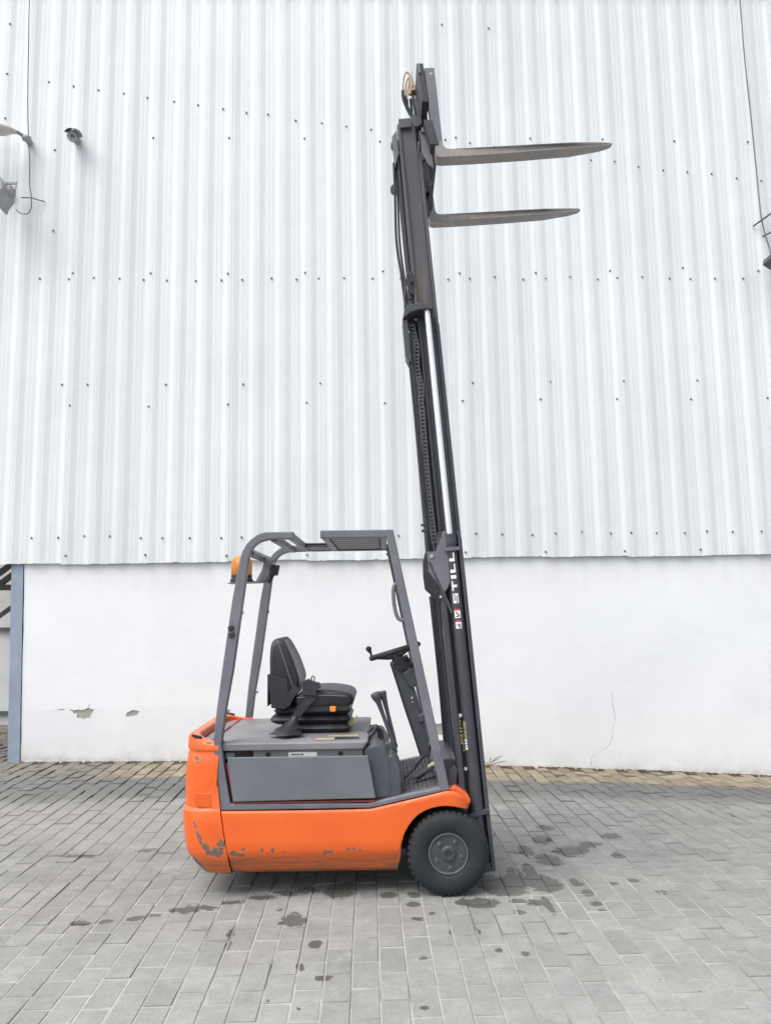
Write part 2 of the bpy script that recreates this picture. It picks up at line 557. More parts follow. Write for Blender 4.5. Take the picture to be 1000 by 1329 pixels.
def mat_plaster():
    t = NT('white_painted_plaster')
    p, u, v = wall_uv(t)
    z = t.node('ShaderNodeSeparateXYZ', {0: p}).outputs[2]
    n = t.noise(p, 1.3, 5, 0.6)
    f = t.noise(p, 30, 5, 0.65)
    m = t.noise(p, 6, 5, 0.6)
    c = t.mix(t.mr(n, 0.3, 0.7), (0.760, 0.778, 0.788), (0.825, 0.842, 0.850))
    # repainted plinth below an old line, grubby towards the ground
    line = t.math('MULTIPLY_ADD', t.math('SUBTRACT', m, 0.5), 0.06, z)
    pl = t.math('MULTIPLY', t.mr(line, 0.60, 0.57), t.mr(u, -0.5, -2.2, 0.12, 1.0))
    c = t.mix(pl, c, t._scale(c, 0.955))
    g = t.math('SUBTRACT', z, t.math('MULTIPLY_ADD', u, -0.04, -0.06))
    dirt = t.math('MULTIPLY', t.mr(g, 0.30, 0.0, smooth=True), t.mr(m, 0.35, 0.75))
    c = t.mix(t.math('MULTIPLY', dirt, 0.35), c, (0.42, 0.38, 0.31))
    foot = t.math('MULTIPLY', t.mr(g, 0.07, 0.0, smooth=True), t.mr(f, 0.3, 0.7))
    c = t.mix(t.math('MULTIPLY', foot, 0.45), c, (0.30, 0.24, 0.15))
    sheet_shade = t.math('MULTIPLY', t.mr(z, 1.55, 2.05, smooth=True), t.mr(t.noise(t.vmath('MULTIPLY', p, (9, 9, 0.5)).outputs[0], 1.0, 4, 0.6), 0.35, 0.75))  # soft shade below the sheet edge, painted into the plaster as beige streaks
    c = t.mix(t.math('MULTIPLY', sheet_shade, 0.22), c, (0.56, 0.50, 0.43))
    t.set(color=c, rough=0.85, spec=0.2)
    t.bump(t.math('ADD', t.math('MULTIPLY', m, 1.2), t.math('MULTIPLY', f, 0.35)), 0.25, 0.012)
    return t.m

M_CLAD = mat_cladding()
M_PLASTER = mat_plaster()
M_RENDER = paint('bare_cement_render', (0.36, 0.35, 0.32), 0.95, 0.1, scale=14)
M_BLUE = paint('blue_grey_steel_paint', (0.27, 0.33, 0.40), 0.5, 0.2, scale=5, chips=0.04, chipcol=(0.25, 0.22, 0.19))
M_SCREW = paint('screw_steel', (0.17, 0.17, 0.175), 0.5, 0.0)
M_DARKSTEEL = paint('dark_steel', (0.10, 0.10, 0.105), 0.6, 0.1)
M_BACK = paint('grey_white_panel', (0.62, 0.63, 0.64), 0.7, 0.1, scale=2)

building = empty('warehouse', W(0, 0, 0), 'white warehouse wall of ribbed steel sheet over a plastered base behind the forklift', 'building')
building.rotation_euler = (0, 0, YAW)
CLB = 2.075
PITCHR = 0.2852
DEP = 0.011
def prof(u):
    """distance the cladding stands out from the plane of the girts at u"""
    x = (u + 0.214) % PITCHR
    if x < 0.060: d = DEP * (1 - x / 0.060)
    elif x < 0.172: d = 0.0
    elif x < 0.222: d = DEP * (x - 0.172) / 0.050
    else: d = DEP
    # two small stiffening swages in the pan, one on the crest
    for c0 in (0.092, 0.138):
        d += 0.0012 * max(0, 1 - abs(x - c0) / 0.008)
    d += 0.001 * max(0, 1 - abs(x - 0.252) / 0.008)
    return d
def prof_us(a, b):
    k0 = math.floor((a + 0.214) / PITCHR)
    st = []
    for k in range(k0 - 1, k0 + 5):
        for x in (0, .060, .084, .092, .100, .130, .138, .146, .172, .222, .244, .252, .260):
            st.append(k * PITCHR - 0.214 + x)
    return [a] + [s for s in st if a + 1e-4 < s < b - 1e-4] + [b]
LAP0 = 0.012
SHEETW = PITCHR * 3
for i in range(-7, 9):
    a, b = LAP0 + i * SHEETW, LAP0 + (i + 1) * SHEETW + 0.035
    bm = BM()
    rows = []
    drop = random.gauss(0, 0.005)
    tw = random.gauss(0, 0.0015)
    zs = [CLB + drop, CLB + 0.12, CLB + 0.3, 4.0, 6.0, 8.0, 9.6]
    for z in zs:
        r = []
        for u in prof_us(a, b):
            lap = 0.0022 * (b - u) / (b - a)
            wv = 0.0025 * math.sin(7.3 * u + 1.9 * z) * (1 if z > 2.3 else 1.6)
            bl = random.gauss(0, 0.0025) if z == zs[0] else 0
            r.append(bm.verts.new((u, -0.035 - prof(u) - lap - wv * 0.5 + tw, z + bl)))
        rows.append(r)
    for r0, r1 in zip(rows, rows[1:]):
        for q in range(len(r0) - 1):
            bm.faces.new((r0[q], r0[q + 1], r1[q + 1], r1[q]))
    o = mesh_obj('cladding_sheet', bm, M_CLAD, building, smooth=False, recalc=False)
    so = o.modifiers.new('thick', 'SOLIDIFY')
    so.thickness = 0.0012
    so.offset = -1

SCREWS = [(-3.756,2.359),(-3.477,2.359),(-3.203,2.372),(-2.936,2.368),(-2.607,2.343),(-2.38,2.34),(-2.091,2.336),(-1.757,2.332),(-1.541,2.337),(-1.235,2.333),(-0.973,2.329),(-0.678,2.333),(-0.399,2.33),(0.136,2.331),(0.967,2.344),(1.248,2.332),(1.576,2.32),(1.826,2.333),(2.11,2.346),(2.426,2.325),(2.644,2.33),(2.919,2.322),(3.229,2.318),(3.47,2.336),(3.751,2.324),(4.067,2.324),(-3.39,2.166),(-2.554,2.162),(-1.698,2.142),(-0.842,2.138),(0.007,2.135),(0.849,2.143),(1.71,2.136),(2.566,2.132),(3.393,2.137),(-3.786,5.244),(-3.466,5.233),(-3.192,5.249),(-2.909,5.239),(-2.646,5.224),(-2.388,5.214),(-2.069,5.207),(-1.785,5.215),(-1.555,5.218),(-1.231,5.234),(-0.953,5.219),(-0.705,5.227),(-0.422,5.23),(-0.105,5.223),(0.209,5.226),(0.743,5.21),(0.985,5.217),(1.266,5.234),(1.586,5.205),(1.838,5.213),(2.117,5.229),(2.429,5.2),(2.647,5.213),(2.931,5.22),(3.241,5.2),(3.477,5.195),(3.757,5.198),(4.078,5.196),(-3.422,5.3),(-2.567,5.295),(-1.713,5.286),(-0.855,5.291),(0.012,5.304),(0.87,5.277),(1.728,5.277),(2.573,5.299),(3.402,5.332),(4.265,5.291),(-3.498,4.033),(-3.225,4.031),(-2.377,4.023),(-1.537,4.02),(-0.694,4.021),(0.983,4.011),(1.839,4.016),(2.656,4.014),(3.477,4.015),(-3.403,3.796),(-2.554,3.776),(-1.698,3.793),(-0.842,3.802),(0.01,3.79),(0.863,3.808),(1.724,3.817),(2.572,3.813),(3.398,3.806),(4.255,3.811),(-2.573,6.909),(-1.716,6.908),(-0.859,6.902),(0.001,6.864),(0.871,6.91),(1.73,6.9),(2.567,6.89),(3.402,6.87),(4.26,6.859),(-3.776,7.604),(-3.496,7.552),(-3.211,7.504),(-2.922,7.462),(-2.654,7.41),(-2.347,7.362),(-2.075,7.319),(-1.79,7.272),(-1.522,7.224),(-1.276,7.205),(-0.96,7.129),(-0.661,7.096),(-0.38,7.053),(-0.098,7.015),(0.751,6.891),(1.033,6.849),(1.31,6.801),(2.157,6.686),(2.421,6.634),(2.691,6.615),(2.963,6.548),(3.246,6.505),(3.525,6.481),(3.805,6.457),(4.092,6.404),(4.375,6.371),(-4.244,8.325),(-4.25,7.699),(-4.247,7.149),(-3.675,6.765),(-3.656,5.8),(0.747,8.34),(1.296,8.293)]
bm = BM()
bmesh.ops.create_cone(bm, cap_ends=True, segments=10, radius1=0.0125, radius2=0.011, depth=0.004, matrix=Matrix.Translation((0, -0.002, 0)) @ Matrix.Rotation(R(90), 4, 'X'))
bmesh.ops.create_cone(bm, cap_ends=True, segments=6, radius1=0.0085, radius2=0.0085, depth=0.007, matrix=Matrix.Translation((0, -0.0075, 0)) @ Matrix.Rotation(R(90), 4, 'X'))
so0 = mesh_obj('screw', bm, M_SCREW, building, smooth=False)
for i, (u, z) in enumerate(SCREWS):
    o = so0 if i == 0 else so0.copy()
    if i: COL.objects.link(o); o.parent = building
    # positions were read on the plaster plane: bring them forward along the sight line
    sc = 1 - 0.065 / 8.2
    uu, zz = u * sc, 1.557 + (z - 1.557) * sc
    o.location = (uu, -0.0375 - prof(uu), zz)
    o.rotation_euler = (random.gauss(0, .06), random.random(), random.gauss(0, .06))

# plaster base with three holes where the coat has fallen off
def star(pts, n=3, amp=0.006):
    out = []
    for i, p in enumerate(pts):
        q = pts[(i + 1) % len(pts)]
        for s in range(n):
            f = s / n
            out.append((p[0] + (q[0] - p[0]) * f + (random.gauss(0, amp) if s else 0), p[1] + (q[1] - p[1]) * f + (random.gauss(0, amp * .7) if s else 0)))
    return out
holes = [
    star([(-3.286, .576), (-3.223, .567), (-3.144, .57), (-3.105, .584), (-3.083, .623), (-3.07, .58), (-3.034, .575), (-3.056, .533), (-3.071, .487), (-3.13, .478), (-3.196, .486), (-3.201, .524), (-3.253, .552)]),
    star([(-2.709, .496), (-2.702, .527), (-2.64, .56), (-2.568, .547), (-2.591, .505), (-2.669, .491)], 3, .003),
    star([(.40, .36), (.461, .362), (.542, .365), (.589, .341), (.652, .285), (.643, .262), (.587, .24), (.491, .245), (.40, .27)], 3, .004),
    star([(-3.43, .575), (-3.37, .581), (-3.33, .578), (-3.37, .569)], 2, .003),
]
UL, UR = -3.79, 7.0
edge = [(-3.814 + .0235 * (2.1 - z) + .004 + abs(random.gauss(0, .003)), z) for z in [2.6 - 0.1 * i for i in range(32)]]
bm = BM()
def ring(pts):
    V = [bm.verts.new((x, 0, z)) for x, z in pts]
    return [bm.edges.new((V[i], V[(i + 1) % len(V)])) for i in range(len(V))]
outer_ = ring(edge + [(UR * k / 6 + edge[-1][0] * (1 - k / 6), -0.62) for k in range(7)] + [(UR, 1.0), (UR, 2.6)] + [(UR - 2 * k, 2.6) for k in range(1, 5)])
hole_e = []
for h in holes: hole_e += ring(h)
bmesh.ops.triangle_fill(bm, use_beauty=True, use_dissolve=False, edges=outer_ + hole_e, normal=(0, -1, 0))
for e in hole_e:                                   # broken edge of the coat, 9 mm deep
    a_, b_ = e.verts
    c_, d_ = bm.verts.new(a_.co + Vector((0, .0095, 0))), bm.verts.new(b_.co + Vector((0, .0095, 0)))
    bm.faces.new((a_, b_, d_, c_))
for f in bm.faces:
    if abs(f.normal.y) > .5 and f.normal.y > 0: f.normal_flip()
mesh_obj('plaster_wall', bm, M_PLASTER, building, smooth=False, recalc=False)
bm = BM()
bx(bm, -3.78, UR, 0.0085, 0.28, -0.6, 2.6)
mesh_obj('cement_render', bm, M_RENDER, building, smooth=False)
# hairline crack
bm = BM()
ck = spline([(2.338, 0, .654), (2.346, 0, .496), (2.36, 0, .362), (2.325, 0, .245), (2.303, 0, .129), (2.169, 0, .038), (2.094, 0, -.022), (2.09, 0, -.10)], 6)
ck = [(p.x + random.gauss(0, .004), -0.0005, p.z) for p in ck]
for p, q in zip(ck, ck[1:]):
    w = random.uniform(.0008, .0035)
    vv = [bm.verts.new(x) for x in ((p[0] - w, p[1], p[2]), (p[0] + w, p[1], p[2]), (q[0] + w, q[1], q[2]), (q[0] - w, q[1], q[2]))]
    bm.faces.new(vv)
mesh_obj('hairline_crack', bm, M_RENDER, building, smooth=False)
# structure behind the sheets, girts and back of the building so that nothing is paper-thin
bm = BM()
bx(bm, -5.9, 7.6, 0.29, 0.33, 2.3, 9.58)
for z in (2.33, 3.9, 5.22, 6.88):
    bx(bm, -5.9, 7.6, -0.020, 0.288, z - .05, z + .05)
mesh_obj('wall_frame', bm, M_DARKSTEEL, building, smooth=False)
bm = BM()
bx(bm, -6.0, 7.8, -0.14, 8.0, 9.61, 9.70)
bx(bm, -6.0, 7.8, -0.16, -0.141, 9.52, 9.72)
mesh_obj('roof_eave', bm, M_CLAD, building, smooth=False)
# blue steel column at the corner of the opening
bm = BM()
bx(bm, -3.937, -3.814, -.012, .002, -0.3, 2.3)
bx(bm, -3.881, -3.870, .0021, .150, -0.3, 2.3)
bx(bm, -3.937, -3.814, .1501, .164, -0.3, 2.3)
for v in bm.verts: v.co.x += 0.0235 * (2.1 - v.co.z)
col = mesh_obj('steel_column', bm, M_BLUE, building, smooth=False, bevel=.002)
# bay seen to the left of the column
bm = BM()
bx(bm, -9.5, -2.0, 2.70, 2.85, -0.3, 5.0)
mesh_obj('back_wall', bm, M_BACK, building, smooth=False)
bm = BM()
bx(bm, -9.5, -2.0, 2.66, 2.699, 1.33, 1.38)
bx(bm, -9.5, -2.0, 2.66, 2.699, 0.20, 0.25)
pieces('wall_rail', bm, M_DARKSTEEL, building, smooth=False)
bm = BM()
def strut(a, b, w=.05):
    a, b = Vector(a), Vector(b)
    d = b - a
    box(bm, (a + b) / 2, (w, w, d.length), d.to_track_quat('Z', 'Y').to_matrix().to_4x4())
strut((-4.75, 1.1, 1.78), (-4.02, 1.1, 2.33), .06)
strut((-4.75, 1.1, 1.92), (-4.02, 1.1, 2.47), .06)
strut((-4.75, 1.1, 1.40), (-4.02, 1.1, 1.93), .045)
strut((-5.2, 1.1, 1.90), (-4.0, 1.1, 1.86), .07)
strut((-4.36, 1.1, 2.03), (-4.36, 1.1, 2.18), .03)
strut((-4.36, 1.1, 2.045), (-4.15, 1.1, 2.045), .03)
strut((-5.2, 1.1, 2.30), (-4.0, 1.1, 2.34), .10)
pieces('roof_brace', bm, M_DARKSTEEL, building, smooth=False)

# dirt and moss along the foot of the wall
bm = BM()
u = -3.75
while u < 6.9:
    w = random.uniform(.02, .09)
    h = random.uniform(.001, .010) * (1.0 if u > -2.4 else .6)
    d = random.uniform(.004, .016)
    z0 = gz(u, 0) - 0.012
    n = 5
    lp = [[(u - w / 2 + w * i / n, -0.001, z0 - .01), (u - w / 2 + w * i / n, -d * math.sin(math.pi * (i + .5) / (n + 1)) - .002, z0), (u - w / 2 + w * i / n, -d * .3 - .001, z0 + .012 + h * math.sin(math.pi * (i + .5) / (n + 1)) * random.uniform(.6, 1)), (u - w / 2 + w * i / n, -0.001, z0 + .014 + h * math.sin(math.pi * (i + .5) / (n + 1)))] for i in range(n + 1)]
    loft(bm, lp, True, True)
    u += w * random.uniform(.5, 1.2)
tt = NT('moss_soil')
o_ = tt.pos()
tt.set(color=tt.mix(tt.mr(tt.noise(o_, 9, 4), .35, .65), (0.075, 0.062, 0.038), (0.15, 0.125, 0.07)), rough=0.95, spec=.1)
tt.bump(tt.noise(o_, 180, 4), .6, .006)
ms = mesh_obj('moss', bm, tt.m, smooth=True)
ms.matrix_world = building.matrix_basis
ms.location = W(0, 0, 0); ms.rotation_euler = (0, 0, YAW)
tag(ms, 'thin line of soil and moss along the foot of the white wall', 'moss', kind='stuff')

# ------------------------------------------------------------------ forklift materials
def mat_orange():
    t = NT('orange_truck_paint')
    o = t.obj()
    s = t.node('ShaderNodeSeparateXYZ', {0: o})
    x, y, z = s.outputs[0], s.outputs[1], s.outputs[2]
    n1 = t.noise(o, 3.0, 4, 0.6)
    n2 = t.noise(o, 24, 5, 0.65)
    n3 = t.noise(t.vmath('MULTIPLY', o, (9, 9, 90)).outputs[0], 1.0, 4, 0.65)
    n4 = t.noise(o, 60, 4, 0.7)
    c = t.mix(t.mr(n1, .3, .7), (0.70, 0.108, 0.017), (0.76, 0.128, 0.022))
    upz = t.node('ShaderNodeSeparateXYZ', {0: t.nrm()}).outputs[2]
    c = t.mix(t.math('MULTIPLY', t.mr(upz, .3, .95), 0.18), c, (0.55, 0.40, 0.30))
    # scraped lower edge: long horizontal rubs and brown grime
    low = t.mr(z, 0.268, 0.185, smooth=True)
    grime = t.math('MULTIPLY', low, t.mr(n3, 0.22, 0.60))
    c = t.mix(t.math('MULTIPLY', grime, 0.80), c, (0.20, 0.095, 0.042))
    rub = t.math('MULTIPLY', t.mr(z, 0.27, 0.16), t.mr(n3, 0.56, 0.62))
    c = t.mix(t.math('MULTIPLY', rub, 0.8), c, (0.15, 0.10, 0.065))
    # torn patch at the rear corner and its long scratch, chips along the knee of the panel
    def blob(cx, cz, rx, rz, rot=0.0):
        a = t.math('SUBTRACT', x, cx); b = t.math('SUBTRACT', z, cz)
        ca, sa = math.cos(rot), math.sin(rot)
        p = t.math('DIVIDE', t.math('MULTIPLY_ADD', a, ca, t.math('MULTIPLY', b, sa)), rx)
        q = t.math('DIVIDE', t.math('MULTIPLY_ADD', a, -sa, t.math('MULTIPLY', b, ca)), rz)
        return t.math('SQRT', t.math('MULTIPLY_ADD', p, p, t.math('MULTIPLY', q, q)))
    d = None
    for q in ((-.752, .255, .046, .026, 0), (-.800, .272, .045, .017, -.9), (-.845, .335, .060, .011, -1.15), (-.868, .385, .035, .008, -1.25), (-.72, .30, .030, .018, 0),
              (-.655, .248, .020, .016, 0), (-.615, .238, .030, .011, 0), (-.60, .268, .016, .007, 0), (-.44, .262, .013, .011, 0), (-.50, .262, .008, .010, 0), (-.385, .25, .008, .006, 0), (-.33, .262, .007, .006, 0),
              (-.135, .252, .020, .013, 0), (-.155, .247, .011, .016, 0), (-.03, .262, .012, .006, 0), (.0, .262, .009, .008, 0), (.035, .256, .008, .005, 0),
              (-.87, .745, .020, .014, 0), (-.86, .722, .022, .004, 0), (-.80, .828, .022, .007, 0), (-.84, .16, .07, .02, -.9)):
        b = blob(*q)
        d = b if d is None else t.math('MINIMUM', d, b)
    d = t.math('MULTIPLY_ADD', t.math('SUBTRACT', n2, 0.5), 2.2, t.math('MULTIPLY_ADD', t.math('SUBTRACT', n4, .5), 2.0, d))
    side = t.math('LESS_THAN', y, 0.1)
    tear = t.math('MULTIPLY', t.mr(d, 1.02, 0.88), side)
    bare = t.mix(t.mr(n4, .3, .7), (0.075, 0.066, 0.045), (0.19, 0.168, 0.13))
    c = t.mix(t.math('MULTIPLY', tear, 0.92), c, bare)
    edge = t.math('MULTIPLY', t.math('MULTIPLY', t.mr(d, 1.22, 1.05), t.math('SUBTRACT', 1.0, tear)), side)
    c = t.mix(t.math('MULTIPLY', edge, 0.13), c, (0.80, 0.50, 0.36))
    t.set(color=c, rough=t.math('ADD', t.mr(n2, .2, .8, .26, .42), t.math('MULTIPLY', tear, .4)), spec=0.45)
    t.bump(t.math('SUBTRACT', t.math('MULTIPLY', n2, .1), t.math('MULTIPLY', tear, .5)), .25, .004)
    return t.m

def mat_chrome():
    t = NT('chromed_rod')
    t.set(color=(0.90, 0.91, 0.92), metal=0.75, rough=0.42)
    return t.m

def mat_grease():
    """dark mast steel, brown with dried grease where the rollers run"""
    t = NT('mast_steel_greased')
    o = t.obj()
    n = t.noise(t.vmath('MULTIPLY', o, (9, 9, 1.6)).outputs[0], 1.0, 5, .6)
    s = t.noise(t.vmath('MULTIPLY', o, (60, 60, 2.5)).outputs[0], 1.0, 4, .65)
    c = t.mix(t.mr(n, .52, .70), (0.070, 0.068, 0.080), (0.112, 0.094, 0.080))
    c = t._scale(c, t.mr(s, .2, .8, .75, 1.25))
    t.set(color=c, rough=t.mr(s, .2, .8, .32, .55), spec=.5)
    t.bump(s, .08, .003)
    return t.m

M_ORANGE = mat_orange()
M_GUARD = paint('guard_grey_paint', (0.150, 0.152, 0.176), 0.45, 0.22, scale=5, chips=.02, chipcol=(.32, .31, .31), scr=.4)
M_HOOD = paint('hood_grey_paint', (0.185, 0.187, 0.20), 0.5, 0.36, (0.27, 0.26, 0.245), scale=5, chips=.03, chipcol=(.12, .115, .11), scr=.5)
M_DOOR = paint('door_grey_paint', (0.138, 0.154, 0.168), 0.42, 0.12, scale=3, chips=.01, chipcol=(.3, .3, .3), scr=.35)
M_MAST = paint('mast_grey_paint', (0.058, 0.059, 0.073), 0.42, 0.14, (0.22, .2, .18), scale=7, chips=.02, chipcol=(.28, .26, .25))
M_GREASE = mat_grease()
M_CARR = paint('carriage_dark_paint', (0.045, 0.045, 0.056), 0.45, 0.1, scale=7)
M_FORK = paint('worn_fork_steel', (0.285, 0.270, 0.255), 0.45, 0.15, scale=9, chips=.10, chipcol=(.17, .13, .10), scr=.6)
M_PLASTIC = paint('dark_grey_plastic', (0.070, 0.075, 0.088), 0.6, 0.35, (.18, .18, .18), scale=8)
M_BLACK = paint('black_plastic', (0.030, 0.032, 0.038), 0.5, 0.2, (.13, .13, .13), scale=9)
M_VINYL = paint('black_vinyl', (0.020, 0.022, 0.028), 0.42, 0.22, (.10, .10, .105), scale=10)
M_PIPING = paint('grey_seat_piping', (0.12, 0.12, 0.13), .5, .1)
M_RUBBER = paint('tyre_rubber', (0.019, 0.023, 0.026), 0.72, 0.20, (.13, .13, .125), scale=9)
M_RIM = paint('wheel_rim_paint', (0.050, 0.056, 0.064), 0.42, 0.35, (.19, .19, .185), scale=16, chips=.06, chipcol=(.18, .17, .16))
M_EDGE = paint('worn_rim_edge', (0.105, 0.113, 0.122), 0.45, 0.25, (.2, .2, .19), scale=18, chips=.12, chipcol=(.05, .05, .05))
M_HOSE = paint('hose_rubber', (0.026, 0.028, 0.033), 0.45, 0.1, scale=8)
M_STEEL = paint('bright_steel', (0.42, 0.42, 0.43), 0.35, 0.1)
M_BRASS = paint('brass_fitting', (0.42, 0.33, 0.22), 0.4, .15)
M_WHITE = paint('white_print', (0.80, 0.80, 0.80), 0.5, 0.05)
M_RED = paint('red_print', (0.45, 0.055, 0.06), 0.5, 0.05)
M_YELLOW = paint('yellow_print', (0.52, 0.45, 0.13), 0.5, 0.15)
M_FADED = paint('faded_yellow_print', (0.30, 0.27, 0.12), 0.6, 0.3, scale=40)
M_CREAM = paint('cream_print', (0.60, 0.40, 0.25), 0.5, 0.1)
M_MAROON = paint('maroon_primer', (0.17, 0.040, 0.035), 0.6, 0.1)
M_INK = paint('black_print', (0.02, 0.02, 0.02), 0.5, 0.0)
M_BUTTON = paint('orange_button', (0.85, 0.26, 0.02), 0.4, 0.05)
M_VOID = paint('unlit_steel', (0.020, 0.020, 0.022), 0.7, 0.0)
t = NT('amber_lens')
t.set(color=(0.95, 0.36, 0.015), rough=0.18, trans=0.55, spec=.5)
w_ = t.node('ShaderNodeTexWave', {'Vector': t.obj(), 'Scale': 30.0}, bands_direction='Z')
t.bump(w_.outputs['Fac'], .4, .004)
M_AMBER = t.m

# ------------------------------------------------------------------ forklift
YC = 4.915                         # truck centreline; the near side is local y < 0
truck = empty('forklift', (-0.20, YC, 0), 'orange and grey three-wheel electric forklift with its mast raised high', 'forklift')
HW = 0.535

# --- orange side panels
LOW = [(-.724, .4685), (-.4, .4665), (-.078, .466), (.094, .469), (.25, .5010), (.40, .5325), (.528, .561), (.577, .546), (.62, .509), (.637, .475)]
ARCH = [(.251, .132), (.252, .200), (.257, .278), (.264, .308), (.273, .336), (.296, .376), (.325, .412), (.353, .437), (.386, .455), (.425, .470), (.468, .478), (.508, .480), (.549, .476), (.585, .468), (.619, .456), (.637, .466)]
def interp(tab, x):
    if x <= tab[0][0]: return tab[0][1]
    for (a, b), (c, d) in zip(tab, tab[1:]):
        if x <= c: return b if c == a else b + (d - b) * (x - a) / (c - a)
    return tab[-1][1]
def side_panel(sgn):
    bm = BM()
    xs = [-.724, -.71, -.60, -.45, -.30, -.15, 0, .094, .17, .235, .251] + [p[0] for p in ARCH[1:]]
    def yy(x, z):
        if z < .25: y = .474 + (.530 - .474) * (z - .133) / .117
        elif z < .29: y = .530 + .005 * (z - .25) / .04
        elif z < .44: y = .535 - .004 * (z - .29) / .15
        else: y = .531
        top = interp(LOW, x)
        if top - z < .012: y -= .010 * (1 - (top - z) / .012)
        if x > .56: y -= .05 * ((x - .56) / .08) ** 2
        return y
    cols = []
    for x in xs:
        top = interp(LOW, x)
        if x < .2505:
            bot = .1335
        else:
            bot = interp(ARCH[1:], x) if x > .2519 else .200
        if x > .2505 and x < .2525: bot = .200
        # door seam at the rear slants, so the first columns lean
        zs = sorted({bot, top, top - .012, top - .03} | {q for q in (.16, .20, .25, .268, .29, .33, .38, .42, .44)})
        fr = [bot + (top - bot) * q for q in (0, .06, .13, .20, .27, .34, .36, .40, .44, .48, .56, .66, .78, .90, .965, 1)]
        if bot < .15:
            fr = [bot, .155, .18, .215, .25, .262, .275, .29, .31, .33, .36, .39, .42, top - .025, top - .010, top]
        col_ = []
        for z in fr:
            xx = x
            if x < -.70: xx = -.669 - (.055 * (z - .135) / .333)  + (.004 if x > -.72 else 0)
            col_.append((xx, sgn * yy(x, z), z))
        cols.append(col_)
    L = [[bm.verts.new(p) for p in c] for c in cols]
    for a, b in zip(L, L[1:]):
        for i in range(len(a) - 1):
            bm.faces.new((a[i], b[i], b[i + 1], a[i + 1]))
    bmesh.ops.remove_doubles(bm, verts=bm.verts[:], dist=.0004)
    bmesh.ops.recalc_face_normals(bm, faces=bm.faces[:])
    o = mesh_obj('side_panel', bm, M_ORANGE, truck, smooth=True, angle=28, recalc=False)
    f = o.data.polygons[len(o.data.polygons) // 3]
    if f.normal.y * sgn < 0: o.data.flip_normals()
    s = o.modifiers.new('thick', 'SOLIDIFY'); s.thickness = .05; s.offset = -1
    return o
side_panel(-1)
side_panel(1)
bm = BM()
prism(bm, [(.565, .575), (.622, .538), (.648, .498), (.645, .478), (.60, .47), (.50, .49), (.49, .55)], -.484, -.36)
prism(bm, [(.565, .575), (.622, .538), (.648, .498), (.645, .478), (.60, .47), (.50, .49), (.49, .55)], .36, .484)
pieces('fender', bm, M_ORANGE, truck, smooth=True, bevel=.01, segs=3)

# --- counterweight
def plan(xf, xr, hw, rad, n=9, e=2.4):
    """half-round tail: straight flanks, rounded rear corners; listed from near front round the tail to far front"""
    pts = [(xf, -hw)]
    for i in range(n + 1):
        a = math.pi / 2 * i / n
        pts.append((xr + rad - rad * math.sin(a) ** (2 / e), -hw + rad * 0.9 * (1 - math.cos(a) ** (2 / e))))
    return pts + [(x, -y) for x, y in pts[::-1]]
bm = BM()
prof_cw = [  # z, front x, rear x, half width, corner radius
    (.128, -.672, -.812, .478, .10), (.136, -.674, -.842, .494, .12), (.180, -.682, -.892, .512, .15), (.235, -.690, -.938, .526, .18), (.300, -.703, -.958, .530, .205),
    (.380, -.716, -.968, .531, .21), (.462, -.730, -.972, .531, .21), (.474, -.732, -.966, .526, .21), (.482, -.733, -.961, .521, .21), (.60, -.747, -.962, .520, .21), (.70, -.758, -.958, .518, .21),
    (.762, -.766, -.950, .514, .205), (.770, -.768, -.945, .510, .20), (.784, -.774, -.945, .510, .20), (.792, -.779, -.951, .515, .205), (.815, -.790, -.950, .514, .205), (.826, -.796, -.944, .508, .20), (.834, -.800, -.930, .496, .19)]
loops = [[(x, y, z) for x, y in plan(xf, xr, hw, rd)] for z, xf, xr, hw, rd in prof_cw]
inner = [[(x, y, .836) for x, y in plan(-.803, -.895, .462, .17)], [(x, y, .830) for x, y in plan(-.803, -.888, .456, .165)], [(x, y, .780) for x, y in plan(-.803, -.884, .450, .16)]]
loft(bm, loops + inner, True, True)
for v in bm.verts:                                     # the rim climbs towards the tail
    if v.co.z > .79: v.co.z += .038 * min(1, max(0, (-.80 - v.co.x) / .12)) * min(1, (v.co.z - .79) / .03)
cw = mesh_obj('counterweight', bm, M_ORANGE, truck, smooth=True, angle=32)
# raised pad on each flank
bm = BM()
for s in (-1, 1):
    prism(bm, [(-.875, .495), (-.775, .488), (-.783, .562), (-.878, .568)], s * .5165, s * .521)
pieces('flank_pad', bm, M_ORANGE, truck, smooth=True, bevel=.003)
bm = BM()
for s in (-1, 1):
    prism(bm, [(-.905, .862), (-.905, .8735), (-.850, .8605), (-.850, .848)], s * .470 - .010, s * .470 + .010)
pieces('lifting_slot', bm, M_VOID, truck, smooth=False)
bm = BM()
prism(bm, [(-.960, .345), (-.975, .325), (-.972, .285), (-.955, .235), (-.925, .190), (-.90, .19), (-.90, .34)], -.24, .24)
mesh_obj('rubber_bumper', bm, M_VOID, truck, smooth=True, bevel=.008)
bm = BM()
prism(bm, [(-.655, .165), (-.72, .46), (-.765, .80), (-.745, .80), (-.70, .47), (-.655, .165)], -.455, .455)
mesh_obj('seam_strip', bm, M_MAROON, truck, smooth=False)

